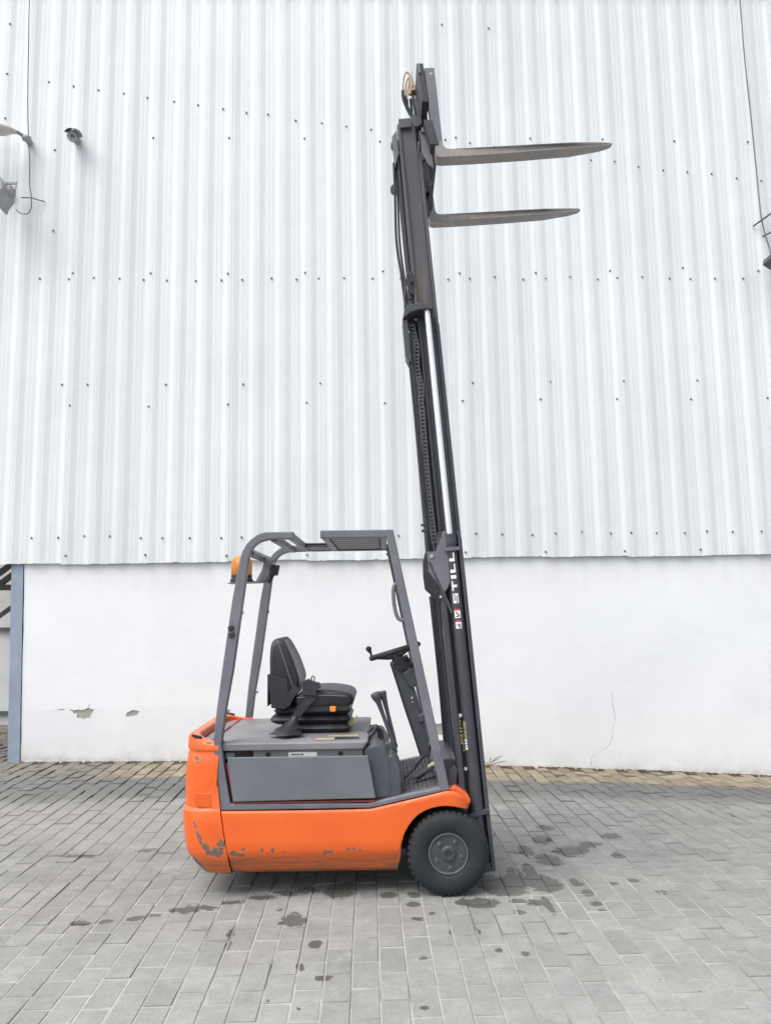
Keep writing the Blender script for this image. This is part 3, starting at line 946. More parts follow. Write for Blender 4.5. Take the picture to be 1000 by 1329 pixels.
# --- chassis and battery box
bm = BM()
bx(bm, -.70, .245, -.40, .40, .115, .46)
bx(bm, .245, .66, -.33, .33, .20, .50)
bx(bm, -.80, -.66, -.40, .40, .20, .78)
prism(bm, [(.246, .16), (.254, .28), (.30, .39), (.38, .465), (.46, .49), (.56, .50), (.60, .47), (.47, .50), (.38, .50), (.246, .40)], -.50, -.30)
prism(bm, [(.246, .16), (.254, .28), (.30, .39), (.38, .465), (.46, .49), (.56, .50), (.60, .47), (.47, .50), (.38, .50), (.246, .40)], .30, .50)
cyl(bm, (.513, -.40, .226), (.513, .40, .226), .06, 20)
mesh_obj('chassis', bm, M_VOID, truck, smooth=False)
bm = BM()
bx(bm, -.690, .070, -.452, .452, .47, .79)
mesh_obj('battery_case', bm, M_MAROON, truck, smooth=False, bevel=.004)
bm = BM()
bx(bm, -.560, .052, -.470, -.453, .728, .786)
bx(bm, -.715, -.664, -.470, -.453, .735, .770)
bx(bm, -.560, .052, .453, .470, .728, .786)
pieces('battery_rail', bm, M_HOOD, truck, smooth=False, bevel=.003)
bm = BM()
for x in (-.477, -.072): cyl(bm, (x, -.474, .757), (x, -.452, .757), .0135, 18)
bx(bm, -.664, -.578, -.466, -.453, .742, .778)
pieces('vent_hole', bm, M_INK, truck, smooth=True)
bm = BM()
bx(bm, -.363, -.205, -.4735, -.4702, .737, .768)
lab = mesh_obj('nameplate', bm, M_WHITE, truck, smooth=False)
bm = BM()
x = -.350
while x < -.285:
    w = random.uniform(.003, .007)
    bx(bm, x, x + w, -.4745, -.4736, .751, .757 + random.choice((0, .003)))
    x += w + .0018
mesh_obj('nameplate_print', bm, M_INK, lab, smooth=False)

# doors over the battery
def door(s):
    bm = BM()
    prism(bm, [(-.696, .752), (-.660, .516), (.122, .524), (.082, .750)], s * .522, s * .500)
    return mesh_obj('battery_door', bm, M_DOOR, truck, smooth=True, bevel=.005, segs=3)
door(-1); door(1)
bm = BM()
prism(bm, [(-.703, .72), (-.692, .72), (-.652, .510), (-.662, .508)], -.515, -.49)
bx(bm, -.66, .125, -.512, -.49, .503, .512)
mesh_obj('door_seal', bm, M_MAROON, truck, smooth=False)
# hood
bm = BM()
def rr(x0, x1, hw, rad, z, n=4):
    out = []
    for cx_, cy_, a0 in ((x1 - rad, hw - rad, 0), (x0 + rad, hw - rad, 90), (x0 + rad, -hw + rad, 180), (x1 - rad, -hw + rad, 270)):
        for i in range(n + 1):
            a = R(a0 + 90 * i / n)
            out.append((cx_ + rad * math.cos(a), cy_ + rad * math.sin(a), z))
    return out
loft(bm, [rr(-.878, .056, .488, .02, .782), rr(-.878, .062, .492, .02, .785), rr(-.880, .082, .492, .02, .816), rr(-.878, .080, .488, .02, .822), rr(-.870, .072, .478, .02, .825), rr(-.70, .055, .43, .03, .8262), rr(-.69, .045, .42, .03, .8285)], True, True)
hood = mesh_obj('hood', bm, M_HOOD, truck, smooth=True, angle=25, bevel=.002)
bm = BM()
bx(bm, -.215, -.110, -.447, -.395, .8281, .8298)
mesh_obj('warning_label', bm, M_CREAM, hood, smooth=False)
bm = BM()
bx(bm, -.150, .020, -.330, -.300, .8281, .8300)
mesh_obj('warning_label', bm, M_YELLOW, hood, smooth=False)
bm = BM()
bx(bm, -.108, .030, -.430, -.360, .8281, .8296)
mesh_obj('warning_label', bm, M_BLACK, hood, smooth=False)

# --- overhead guard: near frame has a gap in its roof rail, far frame does not
GO = [(-.328, 2.004), (-.487, 2.005), (-.517, 1.999), (-.544, 1.987), (-.575, 1.964), (-.602, 1.935), (-.622, 1.898), (-.636, 1.855), (-.679, 1.618), (-.732, 1.228), (-.759, 1.017), (-.776, .838), (-.756, .643), (-.731, .4685)]
GI = [(-.676, .502), (-.703, .642), (-.731, .826), (-.707, 1.016), (-.670, 1.227), (-.617, 1.617), (-.584, 1.862), (-.573, 1.893), (-.556, 1.921), (-.535, 1.940), (-.510, 1.952), (-.465, 1.962), (-.328, 1.963)]
SB = [(.094, .4705), (.530, .5605)]
FO = [(.242, 2.008)]
RG = [(-.177, 2.009), (-.178, 1.963), (.204, 1.962)]
FI = [(.474, .572), (.073, .4945), (-.079, .4975)]
def guard(s, gap):
    bm = BM()
    if gap:
        pts = GO + SB + FO + RG + FI + GI
    else:
        pts = GO[1:] + SB + FO + [(.204, 1.962)][:0]
        # closed hoop: outer outline, then a bridge is avoided by building two prisms
    y0, y1 = s * .513, s * .458
    if gap:
        prism(bm, pts, y0, y1)
    else:
        prism(bm, GO + SB + FO + RG + FI + GI, y0, y1)
        prism(bm, [(-.3275, 2.004), (-.3275, 1.963), (-.1785, 1.963), (-.1775, 2.008)], y0, y1)
    return mesh_obj('guard_frame', bm, M_GUARD, truck, smooth=True, bevel=.007, segs=3, angle=30)
g0 = guard(-1, True)
g1 = guard(1, False)
bm = BM()
for z in (1.424, 1.462): lathe_y(bm, [(-.5135, .017), (-.519, .017), (-.523, .012)], -.681 - (1.443 - z) * -.12 - .0, z, 16)
pieces('rubber_plug', bm, M_BLACK, g0, smooth=True)
bm = BM()
for s in (-1, 1):
    cyl(bm, (-.640, s * .485, 1.545), (-.618, s * .485, 1.548), .009, 10)
    cyl(bm, (-.758 + .05, s * .485, 1.0), (-.690, s * .485, 1.003), .006, 10)
pieces('guard_bolt', bm, M_STEEL, truck, smooth=True)
def crossbar(x0, x1, z0, z1, name='crossbar', tilt=0):
    bm = BM()
    cx_, cz_ = (x0 + x1) / 2, (z0 + z1) / 2
    box(bm, (cx_, 0, cz_), (x1 - x0, .915, z1 - z0), Matrix.Rotation(R(tilt), 4, 'Y'))
    return mesh_obj(name, bm, M_GUARD, truck, smooth=True, bevel=.004)
crossbar(-.366, -.333, 1.962, 2.000)
crossbar(-.174, -.135, 1.964, 2.003)
crossbar(-.470, -.430, 1.955, 1.992)
crossbar(-.606, -.566, 1.872, 1.908, tilt=-38)
crossbar(.165, .205, 1.966, 2.002)
bm = BM()
bx(bm, -.134, .205, -.457, .457, 2.0035, 2.008)
bx(bm, -.332, -.176, .17, .457, 1.990, 1.996)
pieces('roof_plate', bm, M_GUARD, truck, smooth=False)
for i in range(6):
    bm = BM()
    yc = -.40 + .16 * i
    prism(bm, [(-.134, 1.9725), (.163, 1.9725), (.163, 2.003), (-.134, 2.003)], yc - .068, yc + .068)
    mesh_obj('roof_slat', bm, M_GUARD, truck, smooth=True, bevel=.01, segs=2)
for i in range(2):
    bm = BM()
    bx(bm, -.332, -.176, .19 + .14 * i, .30 + .14 * i, 1.968, 1.989)
    mesh_obj('roof_slat', bm, M_GUARD, truck, smooth=True, bevel=.006)
# grab handle on the front post
bm = BM()
tube(bm, spline([(.262, -.486, 1.700), (.246, -.486, 1.690), (.238, -.486, 1.660), (.239, -.486, 1.600), (.248, -.486, 1.540), (.264, -.486, 1.500), (.290, -.486, 1.490), (.330, -.486, 1.493)], 5), .011, 10)
mesh_obj('grab_handle', bm, M_GUARD, truck, smooth=True)

# --- beacon on its bracket
bm = BM()
prism(bm, [(-.80, 1.728), (-.60, 1.732), (-.60, 1.738), (-.80, 1.734)], -.06, .09)
prism(bm, [(-.625, 1.738), (-.600, 1.736), (-.560, 1.80), (-.538, 1.885), (-.565, 1.890), (-.585, 1.81)], -.05, -.044)
prism(bm, [(-.625, 1.738), (-.600, 1.736), (-.560, 1.80), (-.538, 1.885), (-.565, 1.890), (-.585, 1.81)], .074, .080)
brk = mesh_obj('beacon_bracket', bm, M_STEEL, truck, smooth=False, bevel=.002)
brk.data.materials[0] = M_GUARD
bm = BM()
def lathe_z(bm, prof, cx_, cy_, n=32, mat=0):
    loft(bm, [[(cx_ + r * math.cos(2 * math.pi * k / n), cy_ + r * math.sin(2 * math.pi * k / n), z) for k in range(n)] for z, r in prof], True, True, True, mat)
lathe_z(bm, [(1.738, .072), (1.756, .072), (1.76, .066), (1.785, .066)], -.725, .02)
beacon = mesh_obj('warning_beacon', bm, M_BLACK, truck, smooth=True)
bm = BM()
lathe_z(bm, [(1.778, .058), (1.785, .0665), (1.86, .0655), (1.885, .060), (1.899, .046), (1.906, .025), (1.907, .004)], -.725, .02)
mesh_obj('amber_lens', bm, M_AMBER, beacon, smooth=True, angle=60)
bm = BM()
lathe_z(bm, [(1.786, .028), (1.85, .028), (1.86, .015)], -.725, .02, 16)
mesh_obj('reflector', bm, M_STEEL, beacon, smooth=True)
bm = BM()
prism(bm, [(-.592, 1.79), (-.535, 1.79), (-.52, 1.86), (-.59, 1.865)], .27, .33)
cyl(bm, (-.60, .30, 1.745), (-.57, .30, 1.80), .018, 12)
mesh_obj('work_lamp', bm, M_BLACK, truck, smooth=True, bevel=.006)
bm = BM()
tube(bm, spline([(-.66, .06, 1.742), (-.60, .10, 1.74), (-.575, .16, 1.78), (-.57, .22, 1.87), (-.56, .40, 1.90)], 6), .006, 8)
mesh_obj('beacon_cable', bm, M_HOSE, truck, smooth=True)

# --- floor, console, levers, pedals
bm = BM()
prism(bm, [(.10, .490), (.48, .563), (.48, .574), (.10, .501)], -.456, .456)
flo = mesh_obj('floor_plate', bm, M_PLASTIC, truck, smooth=False)
bm = BM()
sl = math.atan2(.073, .38)
for i in range(9):
    for j in range(22):
        x = .265 + i * .024
        y = -.43 + j * .04 + (.02 if i % 2 else 0)
        if y > .44: continue
        box(bm, (x, y, .501 + (x - .10) * .192 + .001), (.018, .006, .004), Matrix.Rotation(-sl, 4, 'Y') @ Matrix.Rotation(R(35 if (i + j) % 2 else -35), 4, 'Z'))
tr = mesh_obj('floor_tread', bm, M_BLACK, flo, smooth=False)
tr['kind'] = 'stuff'
bm = BM()
prism(bm, [(.060, .50), (.060, .775), (.085, .795), (.125, .803), (.165, .787), (.190, .755), (.205, .70), (.21, .52)], -.482, -.20)
prism(bm, [(.17, .50), (.17, .70), (.19, .742), (.215, .744), (.240, .722), (.256, .690), (.266, .64), (.268, .525)], -.478, -.24)
prism(bm, [(.060, .50), (.060, .78), (.16, .77), (.20, .70), (.21, .52)], -.199, .46)
con = mesh_obj('side_console', bm, M_PLASTIC, truck, smooth=True, bevel=.012, segs=3)
bm = BM()
tube(bm, spline([(.07, -.25, .80), (.11, -.24, .835), (.125, -.235, .86), (.15, -.23, .84), (.158, -.23, .79)], 6), .012, 10)
tube(bm, spline([(.07, -.20, .81), (.10, -.19, .85), (.125, -.19, .86), (.14, -.19, .83), (.145, -.19, .79)], 6), .012, 10)
pieces('console_cable', bm, M_HOSE, truck, smooth=True)
for (tp, bt, w) in (((.121, -.275, 1.068), (.228, -.27, .765), 1.25), ((.164, -.235, 1.072), (.230, -.245, .79), 0.85)):
    bm = BM()
    T, B_ = Vector(tp), Vector(bt)
    ts = (0, .012, .05, .10, .2, .4, .7, 1)
    rs = (.012, .023, .026, .023, .016, .012, .012, .013)
    tube(bm, [T + (B_ - T) * q for q in ts], [x * (w if i < 4 else 1) for i, x in enumerate(rs)], 14)
    tube(bm, [B_, B_ + Vector((.006, 0, -.035)), B_ + Vector((-.025, 0, -.075))], [.011, .017, .019], 12)
    mesh_obj('control_lever', bm, M_PLASTIC, truck, smooth=True, angle=60)
bm = BM()
prism(bm, [(.15, .755), (.19, .782), (.225, .760), (.225, .715), (.18, .71)], -.30, -.21)
mesh_obj('lever_base', bm, M_PLASTIC, truck, smooth=True, bevel=.006)
bm = BM()
box(bm, (.375, -.13, .640), (.10, .055, .018), Matrix.Rotation(R(-48), 4, 'Y'))
tube(bm, [(.285, -.19, .557), (.345, -.16, .607), (.41, -.10, .665)], [.007, .008, .008], 10)
mesh_obj('brake_pedal', bm, M_BLACK, truck, smooth=True, bevel=.004)
bm = BM()
box(bm, (.40, -.27, .610), (.14, .06, .016), Matrix.Rotation(R(-30), 4, 'Y'))
tube(bm, [(.36, -.27, .575), (.40, -.27, .60)], .012, 10)
mesh_obj('accelerator_pedal', bm, M_BLACK, truck, smooth=True, bevel=.004)

# --- steering column
ysc = 0.0
bm = BM()
prism(bm, [(.210, 1.222), (.228, 1.165), (.300, .930), (.395, .640), (.452, .662), (.425, .80), (.396, .936), (.375, 1.03), (.350, 1.10), (.330, 1.150), (.262, 1.228)], ysc - .065, ysc + .065)
prism(bm, [(.290, 1.155), (.355, 1.215), (.395, 1.190), (.385, 1.10), (.350, 1.06), (.322, 1.09)], ysc - .09, ysc + .09)
prism(bm, [(.375, .905), (.420, .925), (.425, .865), (.385, .860)], ysc - .10, ysc + .08)
scol = mesh_obj('steering_column', bm, M_PLASTIC, truck, smooth=True, bevel=.012, segs=3)
bm = BM()
prism(bm, [(.222, 1.190), (.232, 1.198), (.402, .650), (.392, .64)], ysc - .068, ysc + .068)
mesh_obj('column_trim', bm, M_BLACK, scol, smooth=False)
bm = BM()
for z in (1.01, .985): cyl(bm, (.345 + (1.01 - z) * .2, ysc - .0655, z), (.345 + (1.01 - z) * .2, ysc - .073, z), .008 if z > 1 else .005, 12)
pieces('ignition_lock', bm, M_STEEL, scol, smooth=True)
# stalks and the lumpy switch housing under the wheel
bm = BM()
prism(bm, [(.232, 1.215), (.262, 1.255), (.318, 1.262), (.345, 1.235), (.335, 1.19), (.270, 1.165)], ysc - .075, ysc + .060)
tube(bm, spline([(.30, ysc - .06, 1.235), (.318, ysc - .12, 1.25), (.312, ysc - .17, 1.272)], 4), .009, 9)
tube(bm, spline([(.335, ysc - .06, 1.19), (.352, ysc - .11, 1.215), (.365, ysc - .15, 1.225)], 4), .011, 9)
mesh_obj('switch_housing', bm, M_BLACK, scol, smooth=True, bevel=.010, segs=3)
# wheel: centre and axis
wc = Vector((.245, ysc, 1.290))
tl = R(16)
ax = Vector((math.cos(tl), 0, math.sin(tl)))       # rises towards the front
ay = Vector((0, 1, -.058)).normalized()
an = ax.cross(ay).normalized()
bm = BM()
RW = .152
ring = []
for k in range(40):
    a = 2 * math.pi * k / 40
    c0 = wc + ax * (RW * math.cos(a)) + ay * (RW * math.sin(a))
    rd = ax * math.cos(a) + ay * math.sin(a)
    ring.append([c0 + rd * (.0175 * math.cos(b)) + an * (.0175 * math.sin(b)) for b in [2 * math.pi * q / 10 for q in range(10)]])
loft(bm, ring + [ring[0]], False, False)
bmesh.ops.remove_doubles(bm, verts=bm.verts[:], dist=.0002)
for a in (200, 320, 80):
    rd = ax * math.cos(R(a)) + ay * math.sin(R(a))
    tube(bm, [wc - an * .035, wc + rd * .06 - an * .025, wc + rd * (RW - .004)], [.014, .013, .010], 8)
cyl(bm, wc - an * .075, wc - an * .015, .034, 18)
mesh_obj('steering_wheel', bm, M_BLACK, scol, smooth=True)
kb = wc - ax * (RW - .004) + ay * -.02
bm = BM()
tube(bm, [kb, kb + an * .03, kb + an * .045 - ax * .003, kb + an * .055 - ax * .004, kb + an * .066 - ax * .005, kb + an * .074 - ax * .006, kb + an * .078 - ax * .006], [.007, .007, .012, .0175, .019, .013, .004], 14)
mesh_obj('spinner_knob', bm, M_BLACK, scol, smooth=True)

# --- seat
seat_hw = .235
def pad(bm, outline, hw, rnd=.05, n=5, ycent=0.0):
    """padded cushion: outline in (x, z) swept across y with rounded ends"""
    cx_ = sum(p[0] for p in outline) / len(outline)
    cz_ = sum(p[1] for p in outline) / len(outline)
    loops = []
    ys = []
    for i in range(n + 1):
        a = math.pi / 2 * i / n
        ys.append((-hw + rnd * (1 - math.sin(a)), rnd * (1 - math.cos(a))))
    seq = [(y, ins) for y, ins in [( -hw + rnd * (1 - math.sin(math.pi / 2 * i / n)), rnd * (1 - math.cos(math.pi / 2 * i / n))) for i in range(n + 1)]]
    full = [(-hw + rnd * (1 - math.cos(math.pi / 2 * i / n)), rnd * .55 * (1 - math.sin(math.pi / 2 * i / n))) for i in range(n + 1)]
    full += [(-y, ins) for y, ins in full[::-1]]
    for y, ins in full:
        lp = []
        for x, z in outline:
            dx, dz = x - cx_, z - cz_
            L = math.hypot(dx, dz)
            k = max(0.2, (L - ins) / L)
            lp.append((cx_ + dx * k, ycent + y, cz_ + dz * k))
        loops.append(lp)
    loft(bm, loops, True, True)
YS = -.02
bm = BM()
co = [(p.x, p.z) for p in spline([(-.345, 0, .985), (-.355, 0, 1.03), (-.33, 0, 1.062), (-.25, 0, 1.082), (-.15, 0, 1.085), (-.06, 0, 1.072), (-.02, 0, 1.056), (-.003, 0, 1.030), (-.012, 0, 1.004), (-.05, 0, .985), (-.2, 0, .978)], 3)]
pad(bm, co, seat_hw, .05, 6, YS)
for v in bm.verts:                                    # side bolsters
    if v.co.z > 1.03 and abs(v.co.y - YS) < .15: v.co.z -= .018 * (1 - (abs(v.co.y - YS) / .15) ** 2)
seat = mesh_obj('seat', bm, M_VINYL, truck, smooth=True, angle=60)
bm = BM()
bo = [(p.x, p.z) for p in spline([(-.487, 0, 1.00), (-.506, 0, 1.10), (-.513, 0, 1.25), (-.510, 0, 1.345), (-.490, 0, 1.380), (-.450, 0, 1.388), (-.420, 0, 1.378), (-.393, 0, 1.335), (-.355, 0, 1.262), (-.330, 0, 1.19), (-.318, 0, 1.13), (-.335, 0, 1.08), (-.37, 0, 1.03), (-.42, 0, .99)], 3)]
pad(bm, bo, .215, .06, 6, YS)
for v in bm.verts:
    d = abs(v.co.y - YS) / .215
    if v.co.x > -.43 and v.co.z > 1.06: v.co.x -= .035 * (1 - d * d)
    if v.co.z > 1.25:
        v.co.y = YS + (v.co.y - YS) * (1 - .25 * min(1, (v.co.z - 1.25) / .14))
mesh_obj('backrest', bm, M_VINYL, seat, smooth=True, angle=60)
bm = BM()
prism(bm, [(-.493, .982), (-.520, 1.175), (-.512, 1.18), (-.400, 1.145), (-.385, 1.00), (-.41, .975)], YS - .224, YS - .214)
prism(bm, [(-.493, .982), (-.520, 1.175), (-.512, 1.18), (-.400, 1.145), (-.385, 1.00), (-.41, .975)], YS + .214, YS + .224)
bx(bm, -.522, -.515, YS - .20, YS + .20, .99, 1.175)
mesh_obj('back_shell', bm, M_BLACK, seat, smooth=True, bevel=.004)
bm = BM()
for s in (-1, 1):
    tube(bm, spline([(-.350, YS + s * .222, 1.065), (-.385, YS + s * .224, 1.16), (-.415, YS + s * .213, 1.25), (-.452, YS + s * .188, 1.345), (-.468, YS + s * .160, 1.378)], 6), .0042, 8)
tube(bm, spline([(-.34, YS - .236, 1.04), (-.2, YS - .2365, 1.052), (-.06, YS - .234, 1.046), (-.01, YS - .215, 1.03)], 5), .004, 8)
mesh_obj('piping', bm, M_PIPING, seat, smooth=True)
bm = BM()
for (z0, z1, k) in ((.828, .884, .91), (.880, .936, 1.03), (.932, .985, .98)):
    zm = (z0 + z1) / 2
    lp = []
    for z, e in ((z0, -.028), (z0 + .012, -.006), (zm, 0.006), (z1 - .012, -.004), (z1, -.026)):
        lp.append(rr(-.485 * k - .005 - e * .9, -.030 + e, .22 + e, .04, z))
    loft(bm, lp, True, True)
mesh_obj('suspension_bellows', bm, M_VINYL, seat, smooth=True, angle=50)
bm = BM()
prism(bm, [(-.345, .975), (-.345, .998), (-.05, .998), (-.03, .985), (-.035, .960), (-.30, .952)], YS - .228, YS + .228)
mesh_obj('seat_pan', bm, M_BLACK, seat, smooth=True, bevel=.006)
bm = BM()
bx(bm, -.145, -.109, YS - .262, YS - .228, .960, .990)
mesh_obj('weight_knob', bm, M_BUTTON, seat, smooth=True, bevel=.006, segs=3)
bm = BM()
tube(bm, spline([(-.09, YS - .12, .872), (-.04, YS - .15, .868), (-.005, YS - .17, .885), (.01, YS - .18, .925)], 5), .005, 8)
mesh_obj('adjust_lever', bm, M_YELLOW, seat, smooth=True)
# belt buckle box, belt stalk and the crumpled boot on the hood
bm = BM()
prism(bm, [(-.31, 1.06), (-.305, 1.135), (-.275, 1.150), (-.245, 1.135), (-.205, 1.125), (-.200, 1.10), (-.225, 1.085), (-.225, 1.055)], YS - .262, YS - .205)
tube(bm, [(-.252, YS - .235, 1.13), (-.256, YS - .235, 1.155), (-.247, YS - .235, 1.168), (-.236, YS - .235, 1.16), (-.240, YS - .235, 1.13)], .004, 8)
mesh_obj('belt_buckle', bm, M_BLACK, seat, smooth=True, bevel=.006)
bm = BM()
def strap(pts, w, th, yoff):
    P = spline(pts, 6)
    lp = []
    for i, p in enumerate(P):
        d = (P[min(i + 1, len(P) - 1)] - P[max(i - 1, 0)]).normalized()
        nx = Vector((d.z, 0, -d.x)).normalized()
        ww = w(i / (len(P) - 1)) if callable(w) else w
        lp.append([p + nx * ww + Vector((0, -th, 0)), p - nx * ww + Vector((0, -th, 0)), p - nx * ww + Vector((0, th, 0)), p + nx * ww + Vector((0, th, 0))])
    loft(bm, lp)
strap([(-.235, YS - .245, 1.055), (-.275, YS - .250, 1.02), (-.330, YS - .252, .955), (-.365, YS - .255, .915)], .022, .004, 0)
strap([(-.405, YS - .232, 1.00), (-.375, YS - .240, 1.06), (-.335, YS - .240, 1.10)], .022, .004, 0)
pieces('seat_belt', bm, M_BLACK, seat, smooth=True, angle=40)
bm = BM()
pth = [(-.345, YS - .257, .940), (-.362, YS - .262, .915), (-.380, YS - .275, .890), (-.398, YS - .30, .870), (-.405, YS - .32, .852)]
for k, p in enumerate(pth): pass
lp = []
N = 18
for i, p in enumerate(spline(pth, 4)):
    f = i / 16
    rx, ry = .018 + .075 * f ** 1.3, .014 + .06 * f ** 1.3
    lp.append([(p.x + (rx + .010 * f * math.sin(5 * a + i)) * math.cos(a) + .012 * f, p.y + (ry + .008 * f * math.cos(4 * a)) * math.sin(a), p.z + .010 * f * math.sin(3 * a) * (1 - f) - (.004 if i == 16 else 0)) for a in [2 * math.pi * q / N for q in range(N)]])
loft(bm, lp)
mesh_obj('belt_boot', bm, M_VINYL, seat, smooth=True, angle=70)

# --- wheels
def wheel(s, face, cx_, cz_, r, w, name):
    """s = -1 near side, 1 far side; d is measured from the outer face inwards"""
    Y = lambda d: s * (face - d)
    root = bpy.data.objects.new(name, None)
    root.empty_display_size = .1
    link(root, truck)
    k = r / .226
    bm = BM()
    pr = [(.004, .106), (-.004, .118), (-.010, .135), (-.012, .165), (-.009, .192), (.000, .208), (.016, .218), (w * .5, .2215), (w - .02, .218), (w - .004, .205), (w + .01, .17), (w, .106)]
    lathe_y(bm, [(Y(d), q * k) for d, q in pr], cx_, cz_, 64, cap=False)
    NL = 40
    for i in range(NL):
        for sd, ph in ((0, 0), (1, .5)):
            a = 2 * math.pi * (i + ph) / NL
            da = .055
            def pt(d, rad, ang): return (cx_ + rad * k * math.cos(ang), Y(d), cz_ + rad * k * math.sin(ang))
            do, di, e = (-.0045, w * .48, .013) if sd == 0 else (w + .006, w * .52, -.012)
            vv = [bm.verts.new(q) for q in (pt(do, .201, a - da), pt(do, .201, a + da), pt(do + e, .2238, a - da * .85), pt(do + e, .2238, a + da * .85),
                                            pt(di, .20, a - da + .05), pt(di, .20, a + da + .05), pt(di, .226, a - da * .85 + .05), pt(di, .226, a + da * .85 + .05))]
            for f in ((0, 1, 3, 2), (2, 3, 7, 6), (0, 2, 6, 4), (1, 5, 7, 3), (4, 6, 7, 5)):
                bm.faces.new([vv[q] for q in f])
    mesh_obj('tyre', bm, M_RUBBER, root, smooth=True, angle=30)
    bm = BM()
    pr = [(.004, .1085), (-.003, .107), (-.003, .101), (.004, .098), (.014, .094), (.018, .080), (.016, .060), (.016, .044), (-.002, .040), (-.006, .034), (-.006, .020), (.006, .018), (.006, .003)]
    lathe_y(bm, [(Y(d), q * k) for d, q in pr], cx_, cz_, 48)
    mesh_obj('rim', bm, M_RIM, root, smooth=True, angle=30)
    bm = BM()
    lathe_y(bm, [(Y(d), q * k) for d, q in ((.002, .1095), (-.0045, .1080), (-.0050, .1040), (-.0035, .1005), (.002, .1000))], cx_, cz_, 48, cap=False)
    mesh_obj('rim_edge', bm, M_EDGE, root, smooth=True)
    for i in range(5):
        a = R(61 + 72 * i)
        bm = BM()
        X, Z = cx_ + .071 * k * math.cos(a), cz_ + .071 * k * math.sin(a)
        tube(bm, [(X, Y(.017), Z), (X, Y(.002), Z)], .0115, 6)
        tube(bm, [(X, Y(.003), Z), (X, Y(-.008), Z)], .006, 8)
        mesh_obj('wheel_nut', bm, M_EDGE, root, smooth=False)
    return root
wheel(-1, .519, .513, .226, .226, .165, 'front_wheel')
wheel(1, .519, .513, .226, .226, .165, 'front_wheel')
wheel(-1, .075, -.66, .165, .165, .15, 'rear_wheel')

# --- mast: three nested stages leaning back, in mast coordinates (s forward, h up the mast)
MT = R(4.26)
MX, MZ = .775, .100
def mp(s, y, h): return (MX + s * math.cos(MT) - h * math.sin(MT), y, MZ + s * math.sin(MT) + h * math.cos(MT))
def mbox(bm, s0, s1, y0, y1, h0, h1, mat=0):
    return prism(bm, [(s0, h0), (s1, h0), (s1, h1), (s0, h1)], y0, y1, mat, mp)
def mprism(bm, pts, y0, y1, mat=0): return prism(bm, pts, y0, y1, mat, mp)

# outer stage
bm = BM()
H1 = 1.915
for s in (-1, 1):
    mbox(bm, -.118, .004, s * .352, s * .340, .0, H1)                    # web
    mprism(bm, [(-.150, .02), (-.119, .02), (-.119, H1 - .03), (-.128, H1), (-.150, H1 - .14)], s * .425, s * .335)
    mprism(bm, [(-.0165, .0), (.006, .0), (.006, H1 - .05), (-.004, H1 - .015), (-.0165, H1 - .012)], s * .425, s * .336)
    mprism(bm, [(-.118, .29), (.005, .315), (.005, .34), (-.118, .315)], s * .437, s * .353)   # collar that carries the cylinder
    mbox(bm, -.10, -.02, s * .43, s * .353, .0, .05)
for (h0, h1) in ((.12, .30), (1.72, 1.86)):
    mbox(bm, -.150, -.125, -.334, .334, h0, h1)
mbox(bm, -.02, .003, -.334, .334, .02, .10)
mesh_obj('outer_mast', bm, M_MAST, truck, smooth=False, bevel=.003)
# mast foot on the axle
bm = BM()
for s in (-1, 1):
    mprism(bm, [(-.145, .18), (-.155, .42), (-.20, .55), (-.255, .60), (-.285, .56), (-.26, .45), (-.235, .36), (-.215, .15)], s * .40, s * .33)
    cyl(bm, mp(-.20, s * .40, .20), mp(-.20, s * .33, .20), .05, 18)
    mprism(bm, [(-.23, .43), (-.17, .48), (-.15, .56), (-.165, .59), (-.20, .56)], s * .44, s * .405)
pieces('mast_foot', bm, M_MAST, truck, smooth=True, bevel=.008)
bm = BM()
tube(bm, spline([mp(-.30, -.25, .545), mp(-.26, -.26, .565), mp(-.21, -.27, .53), mp(-.175, -.27, .47)], 5), .024, 10)
mesh_obj('tilt_cylinder', bm, paint('pale_rubber_boot', (.33, .34, .26), .7, .2), truck, smooth=True)

bm = BM()
prism(bm, [(.46, .50), (.47, .63), (.505, .69), (.56, .695), (.60, .66), (.625, .56), (.62, .48)], -.30, .30)
mesh_obj('axle_block', bm, M_MAST, truck, smooth=True, bevel=.012)

# middle stage
H2a, H2b = 1.485, 3.305
bm = BM()
for s in (-1, 1):
    mbox(bm, -.100, -.010, s * .312, s * .300, H2a, H2b)
    mbox(bm, -.118, -.1005, s * .334, s * .285, H2a + .1, H2b)
    mprism(bm, [(-.0095, H2a), (.0135, H2a - .02), (.0135, H2b - .1), (-.0095, H2b)], s * .334, s * .285)
    # cap that takes the head of the lift rod
    xl = -.215 if s < 0 else -.15
    mprism(bm, [(xl, H2b - .085), (max(xl, -.200), H2b - .03), (max(xl + .002, -.165), H2b + .005), (-.10, H2b + .010), (-.055, H2b - .005), (-.022, H2b - .035), (-.10, H2b - .030), (max(xl + .01, -.165), H2b - .045)], s * .43, s * .29)
for h in (H2b - .09, H2a + .20, 2.35):
    mbox(bm, -.117, -.100, -.284, .284, h, h + .075)
mesh_obj('middle_mast', bm, M_MAST, truck, smooth=False, bevel=.003)

